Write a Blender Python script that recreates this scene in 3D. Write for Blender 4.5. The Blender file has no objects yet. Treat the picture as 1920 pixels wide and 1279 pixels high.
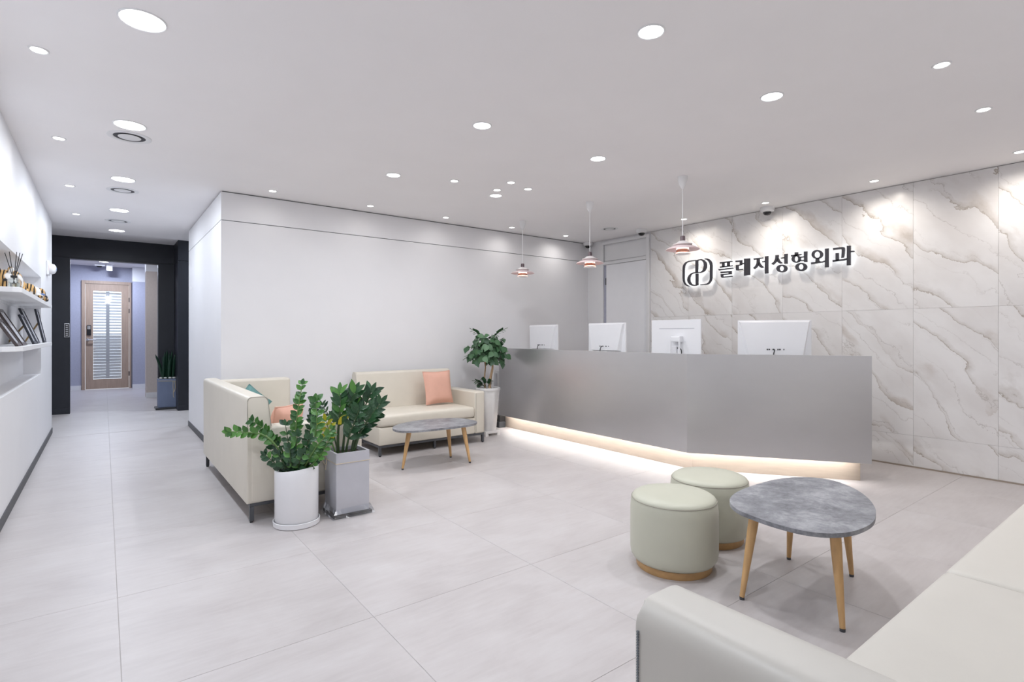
import bpy, bmesh, math, random
from mathutils import Vector, Matrix
random.seed(7)
scene = bpy.context.scene
C = scene.collection
PI = math.pi
# ------------------------------------------------------------------ camera, world, exposure
cam_d = bpy.data.cameras.new('camera')
cam = bpy.data.objects.new('camera', cam_d)
C.objects.link(cam)
cam.location = (0, 0, 1.2)
cam.rotation_euler = (PI / 2, 0, -0.6504)
cam_d.sensor_width = 36
cam_d.lens = 36 * 1005.58 / 1920
cam_d.shift_y = -10.95 / 1920
cam_d.clip_start = 0.02
scene.camera = cam
scene.view_settings.view_transform = 'Standard'
scene.view_settings.look = 'None'
scene.view_settings.gamma = 1
scene.view_settings.use_curve_mapping = False
scene.view_settings.exposure = -0.04
scene.cycles.use_adaptive_sampling = True
scene.cycles.adaptive_threshold = 0.03
scene.cycles.max_bounces = 6
scene.cycles.diffuse_bounces = 5
scene.cycles.glossy_bounces = 3
scene.cycles.transmission_bounces = 6
scene.cycles.caustics_reflective = False
scene.cycles.caustics_refractive = False
world = bpy.data.worlds.new('world')
scene.world = world
world.use_nodes = True
world.node_tree.nodes['Background'].inputs[0].default_value = (0.80, 0.88, 1.0, 1)
world.node_tree.nodes['Background'].inputs[1].default_value = 2.2
# lamp strengths (watts) and colours
P_DOWN, P_CORR, P_SPOT = 10.8, 12.6, 5.0
COL_COOL = (0.84, 0.91, 1.0)
COL_NEUT = (0.95, 0.965, 1.0)
COL_WARM = (1.0, 0.965, 0.93)
COL_AMBER = (1.0, 0.925, 0.84)
# ------------------------------------------------------------------ room measures
H = 2.589          # ceiling
XL, XM = -0.51, 5.838   # left wall, marble face
YB, XC = 5.784, 0.894   # back wall, corridor corner
YF = -0.55         # wall behind the camera
RIGHT = Vector((math.cos(0.6504), -math.sin(0.6504), 0))
FWD = Vector((math.sin(0.6504), math.cos(0.6504), 0))
# ------------------------------------------------------------------ materials
def nodes_of(name):
    m = bpy.data.materials.new(name)
    m.use_nodes = True
    nt = m.node_tree
    return m, nt, nt.nodes['Principled BSDF']
def ramp(nt, fac, stops, interp='LINEAR'):
    r = nt.nodes.new('ShaderNodeValToRGB')
    r.color_ramp.interpolation = interp
    el = r.color_ramp.elements
    el[0].position, el[0].color = stops[0][0], (*stops[0][1], 1)
    el[1].position, el[1].color = stops[-1][0], (*stops[-1][1], 1)
    for p, c in stops[1:-1]:
        e = el.new(p); e.color = (*c, 1)
    nt.links.new(fac, r.inputs[0])
    return r.outputs[0]
def noise(nt, vec=None, scale=5, detail=4, rough=0.5, dist=0.0):
    n = nt.nodes.new('ShaderNodeTexNoise')
    n.inputs['Scale'].default_value = scale
    n.inputs['Detail'].default_value = detail
    n.inputs['Roughness'].default_value = rough
    n.inputs['Distortion'].default_value = dist
    if vec is not None: nt.links.new(vec, n.inputs['Vector'])
    return n.outputs['Fac']
def pos(nt): return nt.nodes.new('ShaderNodeNewGeometry').outputs['Position']
def objco(nt): return nt.nodes.new('ShaderNodeTexCoord').outputs['Object']
def mapped(nt, vec, scale=(1, 1, 1), rot=(0, 0, 0)):
    m = nt.nodes.new('ShaderNodeMapping')
    m.inputs['Scale'].default_value = scale
    m.inputs['Rotation'].default_value = rot
    nt.links.new(vec, m.inputs['Vector'])
    return m.outputs[0]
def bump(nt, b, h, strength=0.1, dist=0.01):
    n = nt.nodes.new('ShaderNodeBump')
    n.inputs['Strength'].default_value = strength
    n.inputs['Distance'].default_value = dist
    nt.links.new(h, n.inputs['Height'])
    nt.links.new(n.outputs[0], b.inputs['Normal'])
def math_n(nt, op, a, b=None):
    n = nt.nodes.new('ShaderNodeMath'); n.operation = op
    for i, v in enumerate((a, b)):
        if v is None: continue
        if isinstance(v, (int, float)): n.inputs[i].default_value = v
        else: nt.links.new(v, n.inputs[i])
    return n.outputs[0]
def mixc(nt, fac, a, b):
    n = nt.nodes.new('ShaderNodeMix'); n.data_type = 'RGBA'
    nt.links.new(fac, n.inputs[0])
    for i, v in ((6, a), (7, b)):
        if isinstance(v, tuple): n.inputs[i].default_value = (*v, 1)
        else: nt.links.new(v, n.inputs[i])
    return n.outputs[2]
def mat(name, col, rough=0.5, metal=0.0, var=0.06, scale=6.0, bmp=0.0, bscale=80, stretch=(1, 1, 1), spec=0.5, coords='pos'):
    m, nt, b = nodes_of(name)
    v = mapped(nt, pos(nt) if coords == 'pos' else objco(nt), stretch)
    f = noise(nt, v, scale, 5, 0.55)
    lo = tuple(max(0, c * (1 - var)) for c in col); hi = tuple(min(1, c * (1 + var)) for c in col)
    nt.links.new(ramp(nt, f, [(0.3, lo), (0.7, hi)]), b.inputs['Base Color'])
    b.inputs['Roughness'].default_value = rough
    b.inputs['Metallic'].default_value = metal
    b.inputs['Specular IOR Level'].default_value = spec
    if bmp: bump(nt, b, noise(nt, v, bscale, 3, 0.5), bmp, 0.002)
    return m
def emit(name, col, strength):
    m, nt, b = nodes_of(name)
    b.inputs['Base Color'].default_value = (*col, 1)
    b.inputs['Emission Color'].default_value = (*col, 1)
    b.inputs['Emission Strength'].default_value = strength
    f = noise(nt, objco(nt), 3, 1)
    nt.links.new(ramp(nt, f, [(0.0, (0.5, 0.5, 0.5)), (1.0, (0.55, 0.55, 0.55))]), b.inputs['Roughness'])
    return m
def clear(name, tint=(1, 1, 1), gloss=0.12, rough=0.03):
    m, nt, b = nodes_of(name)
    out = nt.nodes['Material Output']
    tr = nt.nodes.new('ShaderNodeBsdfTransparent'); tr.inputs[0].default_value = (*tint, 1)
    gl = nt.nodes.new('ShaderNodeBsdfGlossy'); gl.inputs['Roughness'].default_value = rough
    lw = nt.nodes.new('ShaderNodeLayerWeight'); lw.inputs[0].default_value = 0.3
    mx = nt.nodes.new('ShaderNodeMixShader')
    nt.links.new(math_n(nt, 'MULTIPLY_ADD', lw.outputs['Facing'], gloss * 2), mx.inputs[0])
    mx_in = mx.inputs[0].links[0].from_node; mx_in.inputs[2].default_value = gloss * 0.4
    nt.links.new(tr.outputs[0], mx.inputs[1]); nt.links.new(gl.outputs[0], mx.inputs[2])
    nt.links.new(mx.outputs[0], out.inputs['Surface'])
    f = noise(nt, objco(nt), 40, 2); bp = nt.nodes.new('ShaderNodeBump'); bp.inputs['Strength'].default_value = 0.05
    nt.links.new(f, bp.inputs['Height']); nt.links.new(bp.outputs[0], gl.inputs['Normal'])
    return m
def glass(name, col=(1, 1, 1), rough=0.02):
    m, nt, b = nodes_of(name)
    b.inputs['Base Color'].default_value = (*col, 1)
    b.inputs['Transmission Weight'].default_value = 1
    b.inputs['IOR'].default_value = 1.45
    f = noise(nt, objco(nt), 4, 1)
    nt.links.new(ramp(nt, f, [(0.0, (rough,) * 3), (1.0, (rough * 1.6,) * 3)]), b.inputs['Roughness'])
    return m
M = {}
M['wall'] = mat('white_wall_paint', (0.785, 0.78, 0.795), 0.55, var=0.012, scale=3, bmp=0.02)
M['ceil'] = mat('ceiling_paint', (0.90, 0.88, 0.885), 0.7, var=0.012, scale=2, bmp=0.02)
M['gap'] = mat('shadow_gap', (0.20, 0.20, 0.21), 0.8)
M['base_dark'] = mat('dark_baseboard', (0.035, 0.036, 0.042), 0.45)
M['dark'] = mat('dark_navy_panel', (0.014, 0.016, 0.024), 0.42, var=0.12, scale=4, bmp=0.04)
M['white_trim'] = mat('white_trim', (0.78, 0.78, 0.79), 0.45, var=0.015)
M['door_white'] = mat('white_door', (0.86, 0.865, 0.89), 0.4, var=0.012)
M['lilac'] = mat('lilac_wallpaper', (0.42, 0.43, 0.52), 0.8, var=0.05, scale=30, bmp=0.05)
M['cream'] = mat('cream_wallpaper', (0.62, 0.55, 0.50), 0.8, var=0.04, scale=30, bmp=0.05)
M['grout'] = mat('grout', (0.45, 0.425, 0.42), 0.9)
M['leather'] = mat('beige_leather', (0.66, 0.615, 0.53), 0.42, var=0.025, scale=5, bmp=0.06, bscale=260)
M['leather_pale'] = mat('pale_leather', (0.60, 0.575, 0.525), 0.42, var=0.02, scale=4, bmp=0.05, bscale=260)
M['stool'] = mat('sage_leather', (0.53, 0.53, 0.435), 0.42, var=0.025, scale=5, bmp=0.06, bscale=260)
M['seam'] = mat('leather_seam', (0.33, 0.31, 0.26), 0.6)
M['stitch'] = mat('grey_stitching', (0.20, 0.22, 0.24), 0.7)
M['steel_dark'] = mat('dark_steel', (0.10, 0.105, 0.115), 0.38, 0.6, var=0.08)
M['rubber'] = mat('black_rubber', (0.02, 0.02, 0.022), 0.6)
M['black'] = mat('black_plastic', (0.015, 0.015, 0.017), 0.35)
M['desk'] = mat('brushed_steel', (0.57, 0.565, 0.575), 0.33, 0.75, var=0.03, scale=1.6, bmp=0.02, bscale=40, stretch=(1, 1, 2))
M['plinth'] = mat('pale_wood_plinth', (0.38, 0.32, 0.265), 0.4, var=0.06, scale=6, stretch=(1, 1, 8))
M['worktop'] = mat('white_worktop', (0.74, 0.74, 0.74), 0.4)
M['pc'] = mat('white_monitor_plastic', (0.87, 0.875, 0.90), 0.38, var=0.01)
M['pc_grey'] = mat('grey_monitor_plastic', (0.55, 0.56, 0.60), 0.4)
M['wood'] = mat('beech_leg', (0.62, 0.38, 0.17), 0.42, var=0.12, scale=14, stretch=(4, 4, 0.5), bmp=0.03)
M['wood_base'] = mat('plywood_base', (0.50, 0.30, 0.13), 0.45, var=0.12, scale=18)
M['doorwood'] = mat('oak_door', (0.42, 0.31, 0.235), 0.5, var=0.10, scale=8, stretch=(6, 6, 0.5))
M['pot_white'] = mat('white_ceramic', (0.80, 0.80, 0.82), 0.32, var=0.015)
M['pot_tall'] = mat('fluted_white_ceramic', (0.74, 0.73, 0.72), 0.35, var=0.05, scale=8)
M['pot_grey'] = mat('light_grey_pot', (0.50, 0.50, 0.54), 0.45, var=0.05, scale=5)
M['pot_blue'] = mat('blue_grey_pot', (0.17, 0.21, 0.32), 0.5, var=0.06)
M['tray'] = mat('black_tray', (0.03, 0.032, 0.036), 0.4)
M['soil'] = mat('potting_soil', (0.035, 0.025, 0.018), 0.95, var=0.5, scale=90, bmp=0.6, bscale=120)
M['pebble'] = mat('white_pebble', (0.72, 0.72, 0.70), 0.6)
M['string'] = mat('beige_string', (0.62, 0.52, 0.36), 0.8)
M['film'] = clear('clear_film', (0.95, 0.97, 1.0), 0.3, 0.12)
M['bark'] = mat('pale_bark', (0.42, 0.29, 0.17), 0.8, var=0.25, scale=30, stretch=(1, 1, .4), bmp=0.3)
M['stem'] = mat('green_stem', (0.12, 0.22, 0.06), 0.45, var=0.15)
M['stem_dark'] = mat('dark_stem', (0.045, 0.085, 0.03), 0.45, var=0.15)
def leafmat(name, a, b_, rough=0.3):
    m, nt, b = nodes_of(name)
    oi = nt.nodes.new('ShaderNodeObjectInfo')
    nt.links.new(ramp(nt, oi.outputs['Random'], [(0.0, a), (1.0, b_)]), b.inputs['Base Color'])
    b.inputs['Roughness'].default_value = rough
    bump(nt, b, noise(nt, objco(nt), 9, 2), 0.15, 0.02)
    return m
M['leaf'] = leafmat('glossy_green_leaf', (0.025, 0.105, 0.022), (0.10, 0.27, 0.05), 0.26)
M['leaf_dark'] = leafmat('dark_green_leaf', (0.010, 0.045, 0.018), (0.035, 0.105, 0.040), 0.24)
M['leaf_yellow'] = leafmat('yellowing_leaf', (0.42, 0.42, 0.02), (0.60, 0.52, 0.03), 0.35)
M['leaf_tree'] = leafmat('soft_green_leaf', (0.022, 0.075, 0.030), (0.085, 0.19, 0.085), 0.42)
M['leaf_snake'] = leafmat('snake_leaf', (0.008, 0.035, 0.020), (0.018, 0.060, 0.034), 0.4)
M['pink'] = mat('pink_fabric', (0.70, 0.40, 0.31), 0.85, var=0.04, scale=8, bmp=0.25, bscale=400)
M['teal'] = mat('teal_fabric', (0.13, 0.27, 0.26), 0.85, var=0.05, scale=8, bmp=0.25, bscale=400)
M['shade_white'] = mat('shade_white', (0.84, 0.80, 0.79), 0.4, var=0.01)
M['shade_pink'] = mat('shade_pale_pink', (0.74, 0.60, 0.60), 0.4, var=0.02)
M['shade_orange'] = mat('shade_orange', (0.74, 0.33, 0.22), 0.45, var=0.03)
M['socket'] = mat('brown_socket', (0.11, 0.075, 0.085), 0.4)
M['lampwhite'] = mat('white_lamp_metal', (0.80, 0.80, 0.81), 0.4, var=0.01)
M['sign_face'] = mat('charcoal_sign_face', (0.035, 0.033, 0.042), 0.4, var=0.1)
M['sign_glow'] = emit('lit_acrylic', (0.93, 0.97, 1.0), 2.6)
M['led_disc'] = emit('lit_diffuser', (0.97, 0.98, 1.0), 9.0)
M['led_spot'] = emit('lit_spot_lens', (1.0, 0.97, 0.93), 9.0)
M['led_strip'] = emit('lit_led_strip', (1.0, 0.975, 0.95), 38.0)
for k_ in ('led_disc', 'led_spot'): M[k_].cycles.emission_sampling = 'NONE'
M['frame_dark'] = mat('dark_photo_frame', (0.06, 0.045, 0.045), 0.35, var=0.1)
M['frame_black'] = mat('black_photo_frame', (0.025, 0.028, 0.038), 0.3)
M['silver'] = mat('silver_metal', (0.62, 0.62, 0.64), 0.25, 0.9)
M['easel'] = mat('easel_wood', (0.42, 0.28, 0.12), 0.5, var=0.1)
M['glass'] = clear('clear_glass', (0.96, 0.98, 0.98), 0.2, 0.02)
M['liquid'] = glass('amber_liquid', (0.75, 0.80, 0.70), 0.02)
M['dome'] = mat('smoked_dome', (0.012, 0.012, 0.014), 0.08)
M['red'] = mat('red_print', (0.55, 0.06, 0.07), 0.5)
M['blue'] = mat('blue_print', (0.10, 0.18, 0.42), 0.5)
M['blind'] = mat('blind_slat', (0.58, 0.56, 0.58), 0.6, var=0.02)

def paper_mat():
    m, nt, b = nodes_of('certificate_print')
    v = mapped(nt, objco(nt), (3, 60, 60))
    f = noise(nt, v, 2.2, 3, 0.6)
    nt.links.new(ramp(nt, f, [(0.40, (0.30, 0.31, 0.36)), (0.55, (0.72, 0.73, 0.76))]), b.inputs['Base Color'])
    b.inputs['Roughness'].default_value = 0.25
    return m
M['paper'] = paper_mat()
def floor_mat():
    m, nt, b = nodes_of('stone_floor_tile')
    oi = nt.nodes.new('ShaderNodeObjectInfo')
    off = nt.nodes.new('ShaderNodeVectorMath'); off.operation = 'ADD'
    nt.links.new(pos(nt), off.inputs[0])
    cx = nt.nodes.new('ShaderNodeCombineXYZ')
    nt.links.new(math_n(nt, 'MULTIPLY', oi.outputs['Random'], 23.0), cx.inputs[2])
    nt.links.new(cx.outputs[0], off.inputs[1])
    v = mapped(nt, off.outputs[0], (1.0, 1.7, 1.0), (0, 0, 0.35))
    f1 = noise(nt, v, 2.2, 7, 0.62, 0.5)
    v2 = mapped(nt, off.outputs[0], (2.0, 14.0, 1.0), (0, 0, 0.30))
    f2 = noise(nt, v2, 3.0, 4, 0.6, 0.3)
    f = math_n(nt, 'ADD', math_n(nt, 'MULTIPLY', f1, 0.7), math_n(nt, 'MULTIPLY', f2, 0.3))
    nt.links.new(ramp(nt, f, [(0.33, (0.470, 0.435, 0.430)), (0.52, (0.530, 0.497, 0.492)), (0.70, (0.575, 0.548, 0.545))]), b.inputs['Base Color'])
    nt.links.new(ramp(nt, f1, [(0.3, (0.36,) * 3), (0.7, (0.46,) * 3)]), b.inputs['Roughness'])
    b.inputs['Specular IOR Level'].default_value = 0.45
    bump(nt, b, f2, 0.04, 0.004)
    return m
M['tile'] = floor_mat()
def marble_mat():
    m, nt, b = nodes_of('veined_marble')
    oi = nt.nodes.new('ShaderNodeObjectInfo')
    p = pos(nt)
    def dot(v):
        n = nt.nodes.new('ShaderNodeVectorMath'); n.operation = 'DOT_PRODUCT'
        nt.links.new(p, n.inputs[0]); n.inputs[1].default_value = v
        return n.outputs['Value']
    a = math.radians(44)
    t = dot((0, math.cos(a), math.sin(a))); n_ = dot((0, -math.sin(a), math.cos(a)))
    def coords(sx, sn, seed):
        c = nt.nodes.new('ShaderNodeCombineXYZ')
        nt.links.new(math_n(nt, 'MULTIPLY', t, sx), c.inputs[0])
        nt.links.new(math_n(nt, 'MULTIPLY', n_, sn), c.inputs[1])
        nt.links.new(math_n(nt, 'MULTIPLY', oi.outputs['Random'], seed), c.inputs[2])
        return c.outputs[0]
    rnd_ = oi.outputs['Random']
    w1 = noise(nt, coords(0.9, 1.5, 41.0), 1.2, 2, 0.5)
    w2 = noise(nt, coords(1.6, 2.2, 17.0), 3.0, 5, 0.62)
    w3 = noise(nt, coords(1.2, 2.0, 71.0), 1.5, 4, 0.55)
    m1 = noise(nt, coords(1.0, 1.6, 53.0), 1.5, 3, 0.5)
    m2 = noise(nt, coords(0.8, 2.0, 23.0), 2.0, 3, 0.5)
    def warp(a1, a2, freq, ph):
        q = math_n(nt, 'ADD', n_, math_n(nt, 'ADD', math_n(nt, 'MULTIPLY', w1, a1), math_n(nt, 'MULTIPLY', w2, a2)))
        return math_n(nt, 'FRACT', math_n(nt, 'ADD', math_n(nt, 'MULTIPLY', q, freq), math_n(nt, 'MULTIPLY', rnd_, ph)))
    sA = warp(0.8, 0.20, 3.0, 7.3)
    sB = warp(0.5, 0.24, 6.2, 13.1)
    cloud = ramp(nt, w3, [(0.35, (0.74, 0.72, 0.71)), (0.60, (0.82, 0.81, 0.805))])
    lineA = ramp(nt, sA, [(0.0, (1, 1, 1)), (0.012, (0.75,) * 3), (0.035, (0.35,) * 3), (0.16, (0.0,) * 3)])
    bandA = ramp(nt, sA, [(0.0, (0.9,) * 3), (0.20, (0.55,) * 3), (0.32, (0, 0, 0))])
    lineB = ramp(nt, sB, [(0.0, (0.8,) * 3), (0.015, (0.5,) * 3), (0.05, (0.1,) * 3), (0.12, (0, 0, 0))])
    mA = ramp(nt, m1, [(0.36, (0,) * 3), (0.52, (1, 1, 1))])
    mBand = ramp(nt, m2, [(0.53, (0,) * 3), (0.64, (1, 1, 1))])
    mB = ramp(nt, m1, [(0.42, (1,) * 3), (0.60, (0.1,) * 3)])
    c1 = mixc(nt, math_n(nt, 'MULTIPLY', bandA, mBand), cloud, (0.60, 0.55, 0.51))
    c2 = mixc(nt, math_n(nt, 'MULTIPLY', lineB, mB), c1, (0.46, 0.43, 0.405))
    c3 = mixc(nt, math_n(nt, 'MULTIPLY', lineA, mA), c2, (0.40, 0.35, 0.30))
    nt.links.new(c3, b.inputs['Base Color'])
    b.inputs['Roughness'].default_value = 0.24
    return m
M['marble'] = marble_mat()
def concrete_mat():
    m, nt, b = nodes_of('concrete_laminate')
    v = objco(nt)
    f = noise(nt, v, 6.5, 9, 0.72, 0.25)
    g = noise(nt, v, 38.0, 5, 0.7)
    k = math_n(nt, 'ADD', math_n(nt, 'MULTIPLY', f, 0.75), math_n(nt, 'MULTIPLY', g, 0.25))
    nt.links.new(ramp(nt, k, [(0.38, (0.12, 0.124, 0.138)), (0.50, (0.225, 0.23, 0.25)), (0.62, (0.36, 0.365, 0.385))]), b.inputs['Base Color'])
    b.inputs['Roughness'].default_value = 0.42
    return m
M['concrete'] = concrete_mat()
def tiger_mat():
    m, nt, b = nodes_of('tiger_plush')
    w = nt.nodes.new('ShaderNodeTexWave')
    w.inputs['Scale'].default_value = 16; w.inputs['Distortion'].default_value = 3.0; w.inputs['Detail'].default_value = 1
    nt.links.new(objco(nt), w.inputs['Vector'])
    st = ramp(nt, w.outputs['Fac'], [(0.30, (0.03, 0.025, 0.02)), (0.42, (0.62, 0.38, 0.15))])
    z = noise(nt, objco(nt), 7, 1)
    nt.links.new(mixc(nt, ramp(nt, z, [(0.54, (0, 0, 0)), (0.58, (1, 1, 1))]), st, (0.75, 0.74, 0.72)), b.inputs['Base Color'])
    b.inputs['Roughness'].default_value = 0.95
    return m
M['tiger'] = tiger_mat()
# ------------------------------------------------------------------ geometry helpers (world coordinates; obj() moves them to the parent's origin)
def root_loc(o):
    while o is not None:
        if o.parent is None: return Vector(o.location)
        o = o.parent
    return Vector((0, 0, 0))
def obj(name, bm, m, parent=None, smooth=False, loc=None):
    org = root_loc(parent) if parent is not None else Vector(loc or (0, 0, 0))
    bmesh.ops.recalc_face_normals(bm, faces=bm.faces)
    if org.length: bmesh.ops.translate(bm, verts=bm.verts, vec=-org)
    me = bpy.data.meshes.new(name)
    bm.to_mesh(me); bm.free()
    me.materials.append(M[m])
    if smooth:
        for p in me.polygons: p.use_smooth = True
        try: me.set_sharp_from_angle(angle=math.radians(40))
        except Exception: pass
    o = bpy.data.objects.new(name, me)
    C.objects.link(o)
    if parent is not None: o.parent = parent
    else: o.location = org
    return o
def tag(o, label=None, cat=None, group=None, kind=None):
    if label: o['label'] = label
    if cat: o['category'] = cat
    if group: o['group'] = group
    if kind: o['kind'] = kind
    return o
def thing(name, label, cat, loc=(0, 0, 0), group=None):
    o = bpy.data.objects.new(name, None)
    o.empty_display_size = 0.05
    C.objects.link(o)
    o.location = loc
    return tag(o, label, cat, group)
def BM(): return bmesh.new()
def box(bm, x0, x1, y0, y1, z0, z1, r=0.0, seg=2):
    v = [bm.verts.new((x, y, z)) for x in (x0, x1) for y in (y0, y1) for z in (z0, z1)]
    fs = [bm.faces.new([v[i] for i in q]) for q in ((0, 1, 3, 2), (4, 6, 7, 5), (0, 4, 5, 1), (2, 3, 7, 6), (0, 2, 6, 4), (1, 5, 7, 3))]
    if r > 0:
        es = list({e for f in fs for e in f.edges})
        bmesh.ops.bevel(bm, geom=es, offset=r, segments=seg, profile=0.5, affect='EDGES', clamp_overlap=True)
    return bm
def bx(x0, x1, y0, y1, z0, z1, r=0.0, seg=2): return box(BM(), x0, x1, y0, y1, z0, z1, r, seg)
def prism(bm, pts, dvec, bevel=0.0, seg=2):
    d = Vector(dvec)
    a = [bm.verts.new(p) for p in pts]
    b = [bm.verts.new(Vector(p) + d) for p in pts]
    n = len(a)
    fs = [bm.faces.new(a), bm.faces.new(b[::-1])]
    for i in range(n):
        j = (i + 1) % n
        fs.append(bm.faces.new((a[i], b[i], b[j], a[j])))
    if bevel:
        es = list({e for f in fs[:2] for e in f.edges})
        bmesh.ops.bevel(bm, geom=es, offset=bevel, segments=seg, profile=0.5, affect='EDGES', clamp_overlap=True)
    return bm
def ring_prism(bm, outer, inner, dvec):
    d = Vector(dvec); n = len(outer)
    A = [[bm.verts.new(p) for p in L] for L in (outer, inner)]
    B = [[bm.verts.new(Vector(p) + d) for p in L] for L in (outer, inner)]
    for i in range(n):
        j = (i + 1) % n
        bm.faces.new((A[0][i], A[0][j], A[1][j], A[1][i]))
        bm.faces.new((B[0][i], B[1][i], B[1][j], B[0][j]))
        bm.faces.new((A[0][i], B[0][i], B[0][j], A[0][j]))
        bm.faces.new((A[1][i], A[1][j], B[1][j], B[1][i]))
    return bm
def tube(bm, path, rad, n=8, cap=True, squash=None):
    pts = [Vector(p) for p in path]
    rads = rad if isinstance(rad, (list, tuple)) else [rad] * len(pts)
    rings = []; up = None
    for i, p in enumerate(pts):
        t = (pts[min(i + 1, len(pts) - 1)] - pts[max(i - 1, 0)]).normalized()
        if up is None:
            up = Vector((0, 0, 1)) if abs(t.z) < 0.9 else Vector((1, 0, 0))
        s = t.cross(up).normalized(); up = s.cross(t).normalized()
        rings.append([bm.verts.new(p + (s * math.cos(2 * PI * k / n) + up * math.sin(2 * PI * k / n)) * rads[i]) for k in range(n)])
    for a, b in zip(rings, rings[1:]):
        for k in range(n):
            bm.faces.new((a[k], a[(k + 1) % n], b[(k + 1) % n], b[k]))
    if cap:
        bm.faces.new(rings[0][::-1]); bm.faces.new(rings[-1])
    return bm
def lathe(bm, prof, cx, cy, n=32, sx=1.0, sy=1.0, close=False, flute=None):
    rings = []
    for r, z in prof:
        if r <= 1e-6: rings.append([bm.verts.new((cx, cy, z))])
        else:
            rings.append([bm.verts.new((cx + sx * r * (1 + (flute(k, n) if flute else 0)) * math.cos(2 * PI * k / n), cy + sy * r * (1 + (flute(k, n) if flute else 0)) * math.sin(2 * PI * k / n), z)) for k in range(n)])
    pairs = list(zip(rings, rings[1:]))
    if close: pairs.append((rings[-1], rings[0]))
    for a, b in pairs:
        for k in range(n):
            k2 = (k + 1) % n
            if len(a) == 1 and len(b) == 1: continue
            if len(a) == 1: bm.faces.new((a[0], b[k2], b[k]))
            elif len(b) == 1: bm.faces.new((a[k], a[k2], b[0]))
            else: bm.faces.new((a[k], a[k2], b[k2], b[k]))
    return bm
def curve_pts(ctrl, n=12):
    """Catmull-Rom through the control points."""
    P = [Vector(c) for c in ctrl]
    P = [P[0] * 2 - P[1]] + P + [P[-1] * 2 - P[-2]]
    out = []
    m = len(P) - 3
    for i in range(m):
        k = max(2, n // m)
        for j in range(k):
            t = j / k
            p0, p1, p2, p3 = P[i:i + 4]
            out.append(0.5 * ((2 * p1) + (p2 - p0) * t + (2 * p0 - 5 * p1 + 4 * p2 - p3) * t * t + (3 * p1 - p0 - 3 * p2 + p3) * t ** 3))
    out.append(P[-2])
    return out
def closed_curve(ctrl, k=5):
    P = [Vector(c) for c in ctrl]; n = len(P); out = []
    for i in range(n):
        p0, p1, p2, p3 = P[i - 1], P[i], P[(i + 1) % n], P[(i + 2) % n]
        for j in range(k):
            t = j / k
            out.append(0.5 * ((2 * p1) + (p2 - p0) * t + (2 * p0 - 5 * p1 + 4 * p2 - p3) * t * t + (3 * p1 - p0 - 3 * p2 + p3) * t ** 3))
    return out
def copy_of(o, parent, name=None):
    c = o.copy(); C.objects.link(c); c.parent = parent
    return c
def light(name, kind, parent, loc, power, col, **kw):
    ld = bpy.data.lights.new(name, kind)
    ld.energy = power; ld.color = col
    for k, v in kw.items(): setattr(ld, k, v)
    o = bpy.data.objects.new(name, ld); C.objects.link(o)
    o.parent = parent; o.location = Vector(loc) - root_loc(parent)
    return o
# ================================================================== SETTING
def struct(name, bm, m, parent=None):
    o = obj(name, bm, m, parent)
    if parent is None: o['kind'] = 'structure'
    return o
# ---- floor: slab plus single tiles with recessed joints
fb = BM()
box(fb, -2.4, 6.0, YF - 0.1, 15.2, -0.12, -0.0015)
floor = struct('floor', fb, 'grout')
TP = 0.8655; TX0 = 0.049; TY0 = 2.1755; GAP = 0.0009
regions = [(XL, XM + 0.02, YF, YB + 0.01), (XL, XC, YB + 0.01, 8.25), (-2.3, 2.4, 8.25, 10.75), (-1.2, 1.05, 10.75, 15.05)]
full_tile = None
for (rx0, rx1, ry0, ry1) in regions:
    i0 = math.floor((rx0 - TX0) / TP); i1 = math.ceil((rx1 - TX0) / TP)
    j0 = math.floor((ry0 - TY0) / TP); j1 = math.ceil((ry1 - TY0) / TP)
    for i in range(i0, i1):
        for j in range(j0, j1):
            x0 = max(rx0, TX0 + i * TP); x1 = min(rx1, TX0 + (i + 1) * TP)
            y0 = max(ry0, TY0 + j * TP); y1 = min(ry1, TY0 + (j + 1) * TP)
            if x1 - x0 < 0.02 or y1 - y0 < 0.02: continue
            if x1 - x0 > TP - 1e-4 and y1 - y0 > TP - 1e-4:
                if full_tile is None:
                    full_tile = obj('floor_tile', bx(GAP, TP - GAP, GAP, TP - GAP, -0.01, 0, 0.0008, 1), 'tile', floor)
                    t = full_tile
                else: t = copy_of(full_tile, floor)
                t.location = (x0, y0, 0)
            else:
                obj('floor_tile', bx(x0 + GAP, x1 - GAP, y0 + GAP, y1 - GAP, -0.01, 0, 0.0008, 1), 'tile', floor)
# ---- ceiling
cb = BM()
box(cb, -0.7, 6.0, YF - 0.1, YB + 0.05, H, H + 0.12)
box(cb, -0.7, 1.0, YB + 0.05, 8.2, H, H + 0.12)
box(cb, -2.4, 2.5, 8.2, 9.15, H, H + 0.12)
box(cb, -2.4, 2.5, 9.15, 10.62, 2.71, 2.83)
box(cb, -1.3, 1.2, 10.62, 15.2, 2.73, 2.85)
struct('ceiling', cb, 'ceil')
# ---- left wall with long niche
wb = BM()
box(wb, -2.3, -0.645, YF, 8.66, 0, H)
box(wb, -0.645, XL, YF, 8.66, 0, 0.807)
box(wb, -0.645, XL, YF, 8.66, 1.787, H)
box(wb, -0.645, XL, YF, 2.6, 0.807, 1.787)
box(wb, -0.645, XL, 7.25, 8.66, 0.807, 1.787)
struct('wall_left', wb, 'wall')
struct('baseboard_left', bx(XL, XL + 0.008, YF, 8.66, 0, 0.065), 'base_dark')
struct('wall_front', bx(-0.7, 6.0, YF - 0.1, YF, 0, H), 'wall')
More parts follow.
